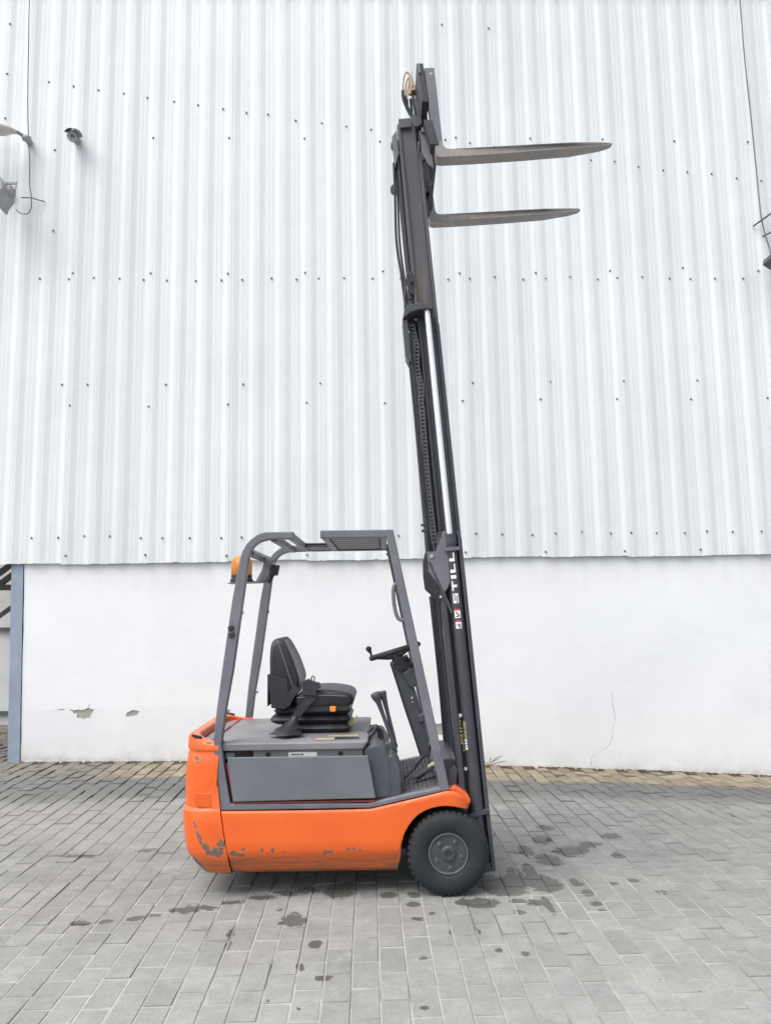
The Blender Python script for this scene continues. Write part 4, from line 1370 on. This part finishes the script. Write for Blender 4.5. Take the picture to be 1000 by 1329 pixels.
# inner stage
H3a, H3b = 2.80, 4.595
bm = BM()
for s in (-1, 1):
    mbox(bm, -.100, -.006, s * .276, s * .262, H3a + .05, H3b - .02)
    mprism(bm, [(-.122, H3a + .05), (-.1005, H3a + .05), (-.1005, H3b + .01), (-.122, H3b - .02)], s * .293, s * .248)
    mprism(bm, [(-.0055, H3a), (.0145, H3a - .015), (.0145, H3b - .28), (-.0055, H3b - .25)], s * .293, s * .248)
    mbox(bm, -.110, -.030, s * .300, s * .240, H3b - .045, H3b + .018)
for h in (H3b - .14, H3a + .12, 3.72):
    mbox(bm, -.119, -.101, -.247, .247, h, h + .085)
mesh_obj('inner_mast', bm, M_GREASE, truck, smooth=False, bevel=.003)
bm = BM()
mprism(bm, [(-.160, H3b - .31), (-.163, H3b - .10), (-.128, H3b - .055), (-.128, H3b - .22)], -.30, -.22)
pieces('hose_guard', bm, M_GUARD, truck, smooth=True, bevel=.004)

# lift cylinders with their chromed rods
for s in (-1, 1):
    bm = BM()
    cyl(bm, mp(-.060, s * .400, .315), mp(-.060, s * .400, 1.86), .0365, 28)
    cyl(bm, mp(-.060, s * .400, .02), mp(-.060, s * .400, .31), .030, 24)
    cyl(bm, mp(-.060, s * .400, 1.835), mp(-.060, s * .400, 1.895), .041, 28)
    lc = mesh_obj('lift_cylinder', bm, M_MAST, truck, smooth=True)
    bm = BM()
    cyl(bm, mp(-.060, s * .395, 1.86), mp(-.060, s * .395, H2b - .02), .0178, 24)
    mesh_obj('piston_rod', bm, mat_chrome() if s < 0 else bpy.data.materials['chromed_rod'], lc, smooth=True)
    if s < 0: near_cyl = lc
# lettering on the near cylinder, reading upwards: the word STILL in wide block capitals
def wrap(a, b):
    """a: across the barrel (baseline at +), b: up the mast; returns a point just proud of the barrel"""
    r = .0370
    return mp(-.060 + a, -.400 - math.sqrt(max(r * r - a * a, 1e-8)), b)
def patch(bm, a0, a1, b0, b1, n=4, r_up=0.0):
    A = [a0 + (a1 - a0) * i / n for i in range(n + 1)]
    V = [[bm.verts.new(wrap(a, b)) for a in A] for b in (b0, b1)]
    for i in range(n): bm.faces.new((V[0][i], V[0][i + 1], V[1][i + 1], V[1][i]))
# letter cells: x along the word (0..1), y up the letter (0..1)
GL = {'S': [(0, 0, 1, .22), (.72, .22, 1, .40), (0, .40, 1, .60), (0, .60, .28, .78), (0, .78, 1, 1)],
      'T': [(0, .74, 1, 1), (.36, 0, .64, .74)],
      'I': [(0, 0, 1, 1)],
      'L': [(0, 0, .34, 1), (.34, 0, 1, .27)]}
bm = BM()
b = 1.490
CAP = .031
for ch, wdt, gap in (('S', .058, .014), ('T', .056, .014), ('I', .021, .014), ('L', .052, .014), ('L', .052, 0)):
    for x0, y0, x1, y1 in GL[ch]:
        patch(bm, -.0 + CAP * (.5 - y1) - .004, CAP * (.5 - y0) - .004, b + x0 * wdt, b + x1 * wdt)
    b += wdt + gap
mesh_obj('lettering', bm, M_WHITE, near_cyl, smooth=False)
for (b0, b1, kind) in ((1.405, 1.460, 0), (1.345, 1.395, 1)):
    bm = BM(); patch(bm, -.020, .014, b0, b1 - .012, 6)
    stk = mesh_obj('warning_sticker', bm, M_WHITE, near_cyl, smooth=False)
    bm = BM(); patch(bm, -.020, .014, b1 - .0118, b1, 6)
    mesh_obj('sticker_band', bm, M_RED, near_cyl, smooth=False)
    bm = BM()
    _old = wrap
    def wrap(a, b):
        r = .0374
        return mp(-.060 + a, -.400 - math.sqrt(max(r * r - a * a, 1e-8)), b)
    if kind == 0:                                   # slanted pictogram
        for i in range(6): patch(bm, -.013 + .0035 * i, -.009 + .0035 * i, b0 + .006 + .0045 * (5 - i), b0 + .016 + .0045 * (5 - i), 1)
        patch(bm, -.014, .000, b0 + .006, b0 + .012, 2)
    else:
        patch(bm, -.016, .010, b0 + .018, b0 + .023, 3); patch(bm, -.004, .001, b0 + .004, b0 + .030, 1); patch(bm, .004, .010, b0 + .006, b0 + .014, 1)
    mesh_obj('sticker_pictogram', bm, M_INK, near_cyl, smooth=False)
    wrap = _old
# small yellow plates lower down, print too fine to read
bm = BM()
for (a, h0, h1, w) in ((-.112, .70, .845, .004), (-.104, .66, .80, .003)):
    h = h0
    while h < h1:
        d = random.uniform(.004, .011)
        mbox(bm, a - w, a + w, -.4275, -.4262, h, h + d); h += d + random.uniform(.004, .013)
mesh_obj('yellow_decal', bm, M_FADED, near_cyl, smooth=False)
bm = BM()
for (h, d) in ((.665, .014), (.683, .010), (.697, .010), (.711, .012)):
    patch(bm, -.034, -.022, h, h + d, 2)
mesh_obj('white_decal', bm, M_WHITE, near_cyl, smooth=False)
bm = BM()
for (h, d) in ((.726, .022), (.750, .024), (.780, .012), (.795, .030)):
    patch(bm, -.034, -.020, h, h + d, 2)
mesh_obj('yellow_decal', bm, M_FADED, near_cyl, smooth=False)

# head plate of the outer stage and the hose bracket behind it
bm = BM()
mprism(bm, [(-.205, 1.69), (-.205, 1.80), (-.15, 1.80), (-.135, 1.83), (-.100, 1.915), (-.085, 1.915), (-.085, 1.62), (-.105, 1.58), (-.125, 1.56)], -.430, -.4265)
mbox(bm, -.105, -.015, -.445, -.437, 1.795, 1.815)
mesh_obj('head_plate', bm, M_GUARD, truck, smooth=False, bevel=.002)
bm = BM()
mprism(bm, [(-.238, 1.665), (-.232, 1.745), (-.212, 1.805), (-.165, 1.80), (-.160, 1.70), (-.115, 1.55), (-.150, 1.50), (-.235, 1.585)], -.424, -.36)
pieces('hose_bracket', bm, M_HOSE, truck, smooth=True, bevel=.008)
bm = BM()
mprism(bm, [(-.205, 1.745), (-.190, 1.745), (-.085, 1.44), (-.100, 1.43)], -.4335, -.4305)
mprism(bm, [(-.222, 1.70), (-.214, 1.705), (-.140, 1.59), (-.148, 1.585)], -.4290, -.4245)
pieces('bracket_strap', bm, M_MAST, truck, smooth=False, bevel=.001)
bm = BM()
cyl(bm, mp(-.180, -.438, 1.775), mp(-.180, -.425, 1.775), .011, 12)
cyl(bm, mp(-.150, -.434, 1.535), mp(-.150, -.42, 1.535), .008, 10)
cyl(bm, mp(-.105, -.440, .86), mp(-.105, -.424, .86), .009, 10)
cyl(bm, mp(-.105, -.440, .565), mp(-.105, -.424, .565), .009, 10)
pieces('bracket_bolt', bm, M_STEEL, truck, smooth=True)

# leaf chains: link plates joined pin by pin
def chain(y, s, h0, h1):
    bm = BM()
    h = h0; i = 0
    while h < h1:
        for q in ((-.009, -.003, .003, .009) if i % 2 == 0 else (-.006, 0, .006)):
            mprism(bm, [(s - .008, h - .011), (s + .008, h - .011), (s + .008, h + .011), (s - .008, h + .011)], y + q - .0012, y + q + .0012)
        tube(bm, [mp(s, y - .013, h), mp(s, y + .013, h)], .004, 6)
        h += .0165; i += 1
    o = mesh_obj('lift_chain', bm, M_GREASE, truck, smooth=False)
    o['kind'] = 'stuff'
    return o
chain(-.262, -.150, 1.80, 3.24)
chain(.262, -.150, 1.80, 3.24)
bm = BM()
for y in (-.262, .262):
    cyl(bm, mp(-.150, y - .02, 3.235), mp(-.150, y + .02, 3.235), .036, 20)
    cyl(bm, mp(-.140, y - .02, 4.45), mp(-.140, y + .02, 4.45), .034, 20)
pieces('chain_pulley', bm, M_MAST, truck, smooth=True, bevel=.003)
# hose carrier: a ladder of small open links
M_LINK = paint('carrier_link_plastic', (0.115, 0.115, 0.12), .5, .2, scale=20)
bm = BM()
h = 1.86
i = 0
while h < 3.20:
    s0 = -.150 + .006 * math.sin(h * 5.0) + (.006 * math.sin(h * 23) if h > 2.7 else 0)
    w = .016
    for a in (-w, w - .006):
        mprism(bm, [(s0 + a, h - .0105), (s0 + a + .006, h - .0105), (s0 + a + .006, h + .0115), (s0 + a, h + .0115)], -.362, -.330)
    mprism(bm, [(s0 - w + .006, h - .004), (s0 + w - .006, h - .004), (s0 + w - .006, h + .004), (s0 - w + .006, h + .004)], -.366, -.358)
    h += .0235; i += 1
mesh_obj('hose_carrier', bm, M_LINK, truck, smooth=False)['kind'] = 'stuff'
# hoses that follow the mast
def hose(pts, r=.0085, name='hydraulic_hose', mat=None, k=6):
    bm = BM()
    tube(bm, spline([mp(*p) for p in pts], k), r, 9)
    return mesh_obj(name, bm, mat or M_HOSE, truck, smooth=True)
hose([(-.190, -.39, 1.77), (-.193, -.39, 2.2), (-.194, -.385, 2.8), (-.192, -.38, 3.25), (-.170, -.36, 3.5)])
hose([(-.176, -.37, 1.77), (-.176, -.37, 2.4), (-.170, -.36, 3.2)], .006)
hose([(-.130, -.30, 1.70), (-.128, -.30, 2.4), (-.130, -.29, 3.22)], .011)
hose([(-.160, .20, 1.6), (-.150, .20, 2.6), (-.145, .19, 3.2)], .02)
hose([(-.170, -.10, 1.5), (-.160, -.10, 2.5), (-.150, -.10, 3.25)], .02)
hose([(-.165, .05, 1.2), (-.160, .05, 2.3), (-.150, .05, 3.25)], .018)
hose([(-.178, -.27, 3.30), (-.185, -.27, 3.55), (-.197, -.27, 3.80), (-.178, -.27, 4.10), (-.165, -.27, 4.33)])
hose([(-.160, -.25, 3.30), (-.168, -.25, 3.55), (-.176, -.25, 3.80), (-.160, -.25, 4.10), (-.152, -.25, 4.33)], .007)
hose([(-.135, -.27, 3.35), (-.138, -.27, 3.8), (-.135, -.27, 4.38)], .014)
#, (-.150, -.24, 3.10), (-.118, -.27, 2.95), (-.112, -.27, 2.6), (-.125, -.26, 2.35)], .008)
#, (-.160, -.25, 2.75), (-.138, -.26, 2.55)], .008)
hose([(-.150, -.37, 1.52), (-.135, -.37, 1.2), (-.140, -.37, .8), (-.150, -.36, .5)], .010)
hose([(-.165, .30, 1.55), (-.160, .30, 1.0), (-.165, .30, .5)], .012)
bm = BM()
mprism(bm, [(-.125, 3.42), (-.115, 3.49), (-.135, 3.60), (-.16, 3.55), (-.15, 3.44)], -.30, -.24)
mprism(bm, [(-.135, 3.49), (-.118, 3.50), (-.118, 3.57), (-.14, 3.56)], -.325, -.30)
cyl(bm, mp(-.14, -.27, 3.40), mp(-.14, -.27, 3.48), .018, 12)
mesh_obj('hose_coupling', bm, M_HOSE, truck, smooth=True, bevel=.004)
bm = BM()
mprism(bm, [(-.215, 3.22), (-.215, 2.99), (-.200, 2.955), (-.185, 2.955), (-.185, 3.22)], -.42, -.30)
pieces('pulley_cover', bm, M_MAST, truck, smooth=True, bevel=.004)
bm = BM()
for h in (1.93, 1.965): cyl(bm, mp(-.222, -.39, h), mp(-.195, -.39, h), .008, 10)
pieces('hose_clip', bm, M_HOSE, truck, smooth=True)

# --- fork carriage and forks
bm = BM()
for (x0, z0, x1, z1, dx) in ((.440, 4.985, .470, 4.720, .042), (.478, 4.60, .520, 4.43, .050)):
    prism(bm, [(x0, z0), (x0 + dx, z0), (x1 + dx, z1), (x1, z1)], -.425, .50)
for s in (-1, 1):
    prism(bm, [(.470, 4.72), (.515, 4.75), (.540, 4.45), (.545, 4.30), (.520, 4.28), (.500, 4.45), (.452, 4.50)], s * .24, s * .20)
for y in (-.16, .16):
    prism(bm, [(.474, 4.73), (.505, 4.73), (.545, 4.43), (.514, 4.43)], y - .03, y + .03)
mesh_obj('fork_carriage', bm, M_CARR, truck, smooth=False, bevel=.004)
bm = BM()
prism(bm, [(.446, 4.975), (.462, 4.975), (.468, 4.915), (.452, 4.915)], -.432, -.4265)
prism(bm, [(.462, 4.575), (.524, 4.565), (.540, 4.33), (.505, 4.36), (.468, 4.44)], -.330, -.318)
prism(bm, [(.468, 4.60), (.500, 4.60), (.500, 4.575), (.520, 4.575), (.516, 4.56), (.466, 4.57)], -.345, -.318)
pieces('carriage_plate', bm, M_GUARD, truck, smooth=False, bevel=.002)
bm = BM()
for z, x in ((4.45, .455), (4.70, .44)):
    for s in (-1, 1): cyl(bm, (x, s * .262, z), (x, s * .20, z), .038, 20)
pieces('mast_roller', bm, M_GREASE, truck, smooth=True, bevel=.003)
def fork(yc, wd=.10):
    bm = BM()
    # shank and blade: cross-sections along a bent path; blade tapers to the tip
    y0, y1 = yc - wd / 2, yc + wd / 2
    bm.faces.ensure_lookup_table()
    up_ = [(.489, 4.957), (.552, 4.956), (.566, 4.80), (.5805, 4.60), (.592, 4.47), (.598, 4.430), (.612, 4.410), (.640, 4.4045), (.80, 4.411), (1.10, 4.4235), (1.40, 4.436), (1.58, 4.4435), (1.650, 4.447), (1.662, 4.444)]
    lo_ = [(1.664, 4.438), (1.640, 4.4275), (1.585, 4.4165), (1.40, 4.394), (1.10, 4.3725), (.80, 4.356), (.640, 4.350), (.580, 4.348), (.560, 4.354), (.550, 4.37), (.546, 4.41), (.536, 4.50), (.5205, 4.65), (.504, 4.80)]
    shank = up_[:5] + lo_[-4:]
    blade = up_[4:] + lo_[:-3]
    def ends(pts, m, skip):
        A = [bm.verts.new((p[0], y0, p[1])) for p in pts]; B = [bm.verts.new((p[0], y1, p[1])) for p in pts]
        fs = [bm.faces.new(A), bm.faces.new(B[::-1])]
        n = len(pts)
        for i in range(n):
            j = (i + 1) % n
            if i != skip: fs.append(bm.faces.new((A[j], A[i], B[i], B[j])))
        for f in fs: f.material_index = m
    ends(shank, 1, 4)
    ends(blade, 0, len(blade) - 1)
    bmesh.ops.remove_doubles(bm, verts=bm.verts[:], dist=.0003)
    for v in bm.verts:                       # blade narrows towards a rounded tip
        if v.co.x > 1.35:
            k = 1 - .62 * ((v.co.x - 1.35) / .314) ** 2.2
            v.co.y = yc + (v.co.y - yc) * k
    o = mesh_obj('fork', bm, [M_FORK, M_GUARD], truck, smooth=True, bevel=.006, segs=2, angle=30)
    bm = BM()
    bx(bm, .523, .541, y0 - .0015, y0 + .02, 4.906, 4.922)
    bx(bm, .503, .530, yc - .02, yc + .02, 4.956, 4.972)
    mesh_obj('fork_latch', bm, M_STEEL, o, smooth=False, bevel=.002)
    return o
fork(-.370)
fork(.435)
# carriage hoses: rigid brass-coloured loops above, rubber below
for (y, dx, dz) in ((-.20, 0, 0), (-.15, .016, -.004), (-.10, .030, .004)):
    bm = BM()
    tube(bm, spline([(.358 + dx, y, 4.955 + dz), (.362 + dx, y, 5.03 + dz), (.376 + dx, y, 5.083 + dz), (.396 + dx, y, 5.086 + dz), (.414 + dx, y, 5.045 + dz), (.424 + dx, y, 4.99)], 5), .0065, 8)
    mesh_obj('hydraulic_pipe', bm, M_BRASS, truck, smooth=True)
    bm = BM()
    tube(bm, spline([(.358 + dx, y, 4.96 + dz), (.358 + dx, y, 4.92 + dz), (.368 + dx, y, 4.875 + dz), (.388 + dx, y, 4.835 + dz), (.412 + dx * .6, y, 4.79), (.428 + dx * .4, y, 4.70), (.44, y, 4.55)], 5), .0105, 9)
    mesh_obj('hydraulic_hose', bm, M_HOSE, truck, smooth=True)
for (x0, x1, y) in ((.424, .452, -.17), (.412, .430, -.10)):
    bm = BM()
    tube(bm, spline([(x0, y, 4.97), (x0 + .006, y, 4.88), (x1 - .004, y, 4.76), (x1, y, 4.62)], 5), .009, 9)
    mesh_obj('hydraulic_hose', bm, M_HOSE, truck, smooth=True)
bm = BM()
box(bm, (.420, -.17, 5.005), (.030, .06, .085), Matrix.Rotation(R(-12), 4, 'Y'))
cyl(bm, (.408, -.17, 4.95), (.417, -.17, 5.04), .013, 10)
tube(bm, [(.424, -.17, 5.04), (.422, -.17, 5.125)], .003, 6)
mesh_obj('valve_block', bm, M_BRASS, truck, smooth=True, bevel=.003)

# ------------------------------------------------------------------ things fixed to the wall
M_LAMP = paint('aged_lamp_shade', (.60, .56, .52), .6, .2, scale=8)
M_GREYM = paint('weathered_grey_metal', (.36, .36, .375), .6, .2, scale=8)
M_CAM = paint('camera_housing', (.34, .35, .36), .5, .2, scale=12)
M_CABLE = paint('cable_grey', (.16, .16, .16), .6, .1)
tt = NT('lamp_glass')
tt.set(color=(.55, .57, .6), rough=.1, spec=.6)
M_GLASS = tt.m
OUT = -.085                        # just clear of the cladding crests
def wallthing(name, u, z, label, cat, group=None):
    o = empty(name, W(u, OUT, z), label, cat, group)
    o.rotation_euler = (0, 0, YAW)
    return o
# street-type lamp head pointing left
lamp = wallthing('wall_lamp', -3.91, 6.80, 'pale tapered wall lamp at the upper left beside a thin cable', 'lamp')
bm = BM()
pth = [(-.06, -.10, .03), (-.09, -.13, .03), (-.13, -.16, .028), (-.22, -.20, .010), (-.34, -.24, 0), (-.50, -.28, -.01), (-.60, -.31, -.005), (-.63, -.32, 0)]
rad = [.014, .020, .035, .062, .070, .066, .045, .012]
lp = []
for p, r_ in zip(pth, rad):
    lp.append([(p[0], p[1] + 1.5 * r_ * math.cos(a), p[2] + r_ * (math.sin(a) if math.sin(a) > 0 else .75 * math.sin(a))) for a in [2 * math.pi * q / 20 for q in range(20)]])
loft(bm, lp)
mesh_obj('lamp_shade', bm, M_LAMP, lamp, smooth=True, angle=60)
bm = BM()
bmesh.ops.create_uvsphere(bm, u_segments=18, v_segments=12, radius=.052, matrix=Matrix.Translation((-.01, -.06, 0)) @ Matrix.Diagonal((1, .9, .8, 1)))
cyl(bm, (-.01, .03, 0), (-.01, -.05, 0), .035, 14)
cyl(bm, (-.04, -.075, .02), (-.09, -.13, .032), .020, 12)
mesh_obj('lamp_mount', bm, M_GREYM, lamp, smooth=True)

cctv = wallthing('security_camera', -3.40, 6.80, 'small grey hooded security camera mounted high on the ribbed wall at left', 'camera')
bm = BM()
cyl(bm, (.0, .03, .03), (.0, -.04, .03), .045, 20)
tube(bm, [(0, -.03, .03), (-.003, -.08, .02)], [.02, .022], 12)
mesh_obj('camera_mount', bm, M_GREYM, cctv, smooth=True, bevel=.003)
A, B_ = Vector((0, -.030, .045)), Vector((.006, -.120, -.012))
dr = (B_ - A).normalized()
bm = BM()
tube(bm, [A, A + dr * .01, B_ - dr * .015, B_], [.052, .062, .064, .060], 26)
body = mesh_obj('camera_body', bm, M_CAM, cctv, smooth=True, angle=40)
bm = BM()
sx = Vector((1, 0, 0)); sz = dr.cross(sx).normalized()
if sz.z < 0: sz = -sz
lp = []
for f in (-.005, .06, .150):
    c0 = A + dr * f
    ring_o = [c0 + sx * (.080 * math.cos(a)) + sz * (.080 * math.sin(a)) for a in [R(-10 + 14.5 * q) for q in range(12)]]
    ring_i = [c0 + sx * (.074 * math.cos(a)) + sz * (.074 * math.sin(a)) for a in [R(-10 + 14.5 * q) for q in range(12)]]
    lp.append(ring_o + ring_i[::-1])
loft(bm, lp)
mesh_obj('sun_hood', bm, M_DARKSTEEL, cctv, smooth=True, angle=40)
bm = BM()
tube(bm, [B_ + dr * .001, B_ + dr * .006], [.052, .050], 24)
mesh_obj('camera_window', bm, M_GLASS, cctv, smooth=True)
bm = BM()
for a in range(0, 360, 60):
    c0 = B_ + dr * .006 + sx * (.034 * math.cos(R(a))) + sz * (.034 * math.sin(R(a)))
    tube(bm, [c0, c0 + dr * .004], .008, 8)
tube(bm, [B_ + dr * .006, B_ + dr * .014], .018, 14)
mesh_obj('camera_lens', bm, M_DARKSTEEL, cctv, smooth=True)

def floodlight(u, z, label, variant):
    r0 = wallthing('floodlight', u, z, label, 'floodlight', 'floodlights on the wall')
    if variant == 0:
        bm = BM()
        prism(bm, [(-.20, .20), (-.16, .20), (.03, .01), (.01, -.03)], -.30, -.26)
        prism(bm, [(-.02, .035), (.125, .030), (.128, .005), (-.01, .0)], -.28, -.26)
        prism(bm, [(.118, .03), (.130, .03), (.112, -.10), (.10, -.10)], -.28, -.26)
        prism(bm, [(-.02, .03), (-.19, .22), (-.21, .20), (-.04, .01)], -.10, .03)
        prism(bm, [(-.30, .05), (-.28, .07), (-.015, -.265), (-.03, -.28)], -.42, -.40)
        pieces('bracket', bm, M_GREYM, r0, smooth=False, bevel=.003)
        bm = BM()
        sec = [((-.075, -.02), (.01, .0), (.05, -.06), (.06, -.13), (.0, -.22), (-.02, -.285), (-.08, -.20), (-.062, -.10))]
        prism(bm, list(sec[0]), -.44, -.14)
        prism(bm, [(.05, -.06), (.105, -.045), (.10, -.12), (.055, -.13)], -.36, -.22)
        mesh_obj('lamp_housing', bm, M_GREYM, r0, smooth=True, bevel=.010)
        bm = BM()
        prism(bm, [(-.076, -.03), (-.083, -.10), (-.094, -.20), (-.024, -.283), (-.03, -.278), (-.086, -.19), (-.075, -.10)], -.42, -.16)
        mesh_obj('lamp_window', bm, M_GLASS, r0, smooth=False)
    else:
        bm = BM()
        tube(bm, [(-.035, .035, .535), (.18, -.20, .655)], .010, 8)
        tube(bm, [(.065, .035, .415), (.22, -.20, .43)], .009, 8)
        bx(bm, .155, .21, -.26, -.16, .60, .70)
        tube(bm, [(.18, -.21, .65), (.22, -.21, .43), (.24, -.25, .02)], .011, 8)
        pieces('bracket', bm, M_DARKSTEEL, r0, smooth=True)
        bm = BM()
        prism(bm, [(-0.047, .0), (-0.035, .055), (0.125, .085), (0.285, .11), (0.285, .085), (0.115, .06), (-0.005, .030), (0.015, -.015), (0.125, -.06), (0.285, -.085), (0.285, -.12), (0.085, -.085), (-0.005, -.03)], -.36, -.12)
        mesh_obj('lamp_housing', bm, M_DARKSTEEL, r0, smooth=True, bevel=.003)
        bm = BM()
        prism(bm, [(0.010, .028), (0.125, .055), (0.275, .08), (0.275, -.075), (0.125, -.05), (0.030, -.01)], -.34, -.14)
        mesh_obj('lamp_window', bm, M_GLASS, r0, smooth=False)
    return r0
floodlight(-4.03, 6.13, 'grey angled floodlight on a bracket at the left edge of the wall', 0)
floodlight(4.24, 5.25, 'dark floodlight with two thin stay rods at the right edge of the wall', 1)
def cable(pts, label, r=.005, out=OUT + .006):
    bm = BM()
    P = spline([W(u * (1 - .08 / 8.2), out, 1.557 + (z - 1.557) * (1 - .08 / 8.2)) for u, z in pts], 6)
    tube(bm, P, r, 7)
    return tag(mesh_obj('power_cable', bm, M_CABLE, smooth=True), label, 'cable', 'power cables on the wall')
cable([(-4.018, 8.90), (-4.015, 8.5), (-4.003, 8.026), (-3.984, 7.357), (-3.956, 6.887), (-3.931, 6.607), (-3.92, 6.331), (-3.891, 6.147), (-3.902, 6.01), (-3.952, 5.974), (-4.02, 5.992), (-4.056, 6.029)], 'thin cable down the left of the wall past the pale lamp to the floodlight', .0058, OUT - .02)
cable([(4.270, 8.90), (4.274, 8.5), (4.274, 7.896), (4.292, 7.166), (4.301, 6.688), (4.31, 6.216), (4.32, 5.889), (4.356, 5.657), (4.394, 5.473), (4.374, 5.381), (4.36, 5.34)], 'thin dark cable running down the right of the wall to the dark floodlight', .0075, OUT - .02)
bm = BM()
tube(bm, [W(-3.965, OUT - .03, 6.12), W(-3.85, OUT - .02, 6.118), W(-3.725, OUT + .03, 6.10)], .007, 8)
tag(mesh_obj('stay_rod', bm, M_CABLE, smooth=True), 'short thin rod sticking out to the right of the grey floodlight', 'rod')

# a dry twig of weed at the foot of the wall, just right of the mast
bm = BM()
zb = gz(1.0, -.06)
for (du, dh, k) in ((.02, .10, 0), (.10, .085, 1), (.17, .06, 2), (-.05, .06, 3), (.13, .12, 4)):
    tube(bm, spline([W(1.02, -.05, zb - .01), W(1.02 + du * .4, -.06, zb + dh * .6), W(1.02 + du, -.08 - .01 * k, zb + dh)], 4), [.004] * 8 + [.0015], 5)
tt = NT('dry_stalk'); tt.set(color=(.16, .13, .07), rough=.9)
tag(mesh_obj('weed', bm, tt.m, smooth=True), 'dry weed stalk growing at the foot of the white wall right of the mast', 'plant')
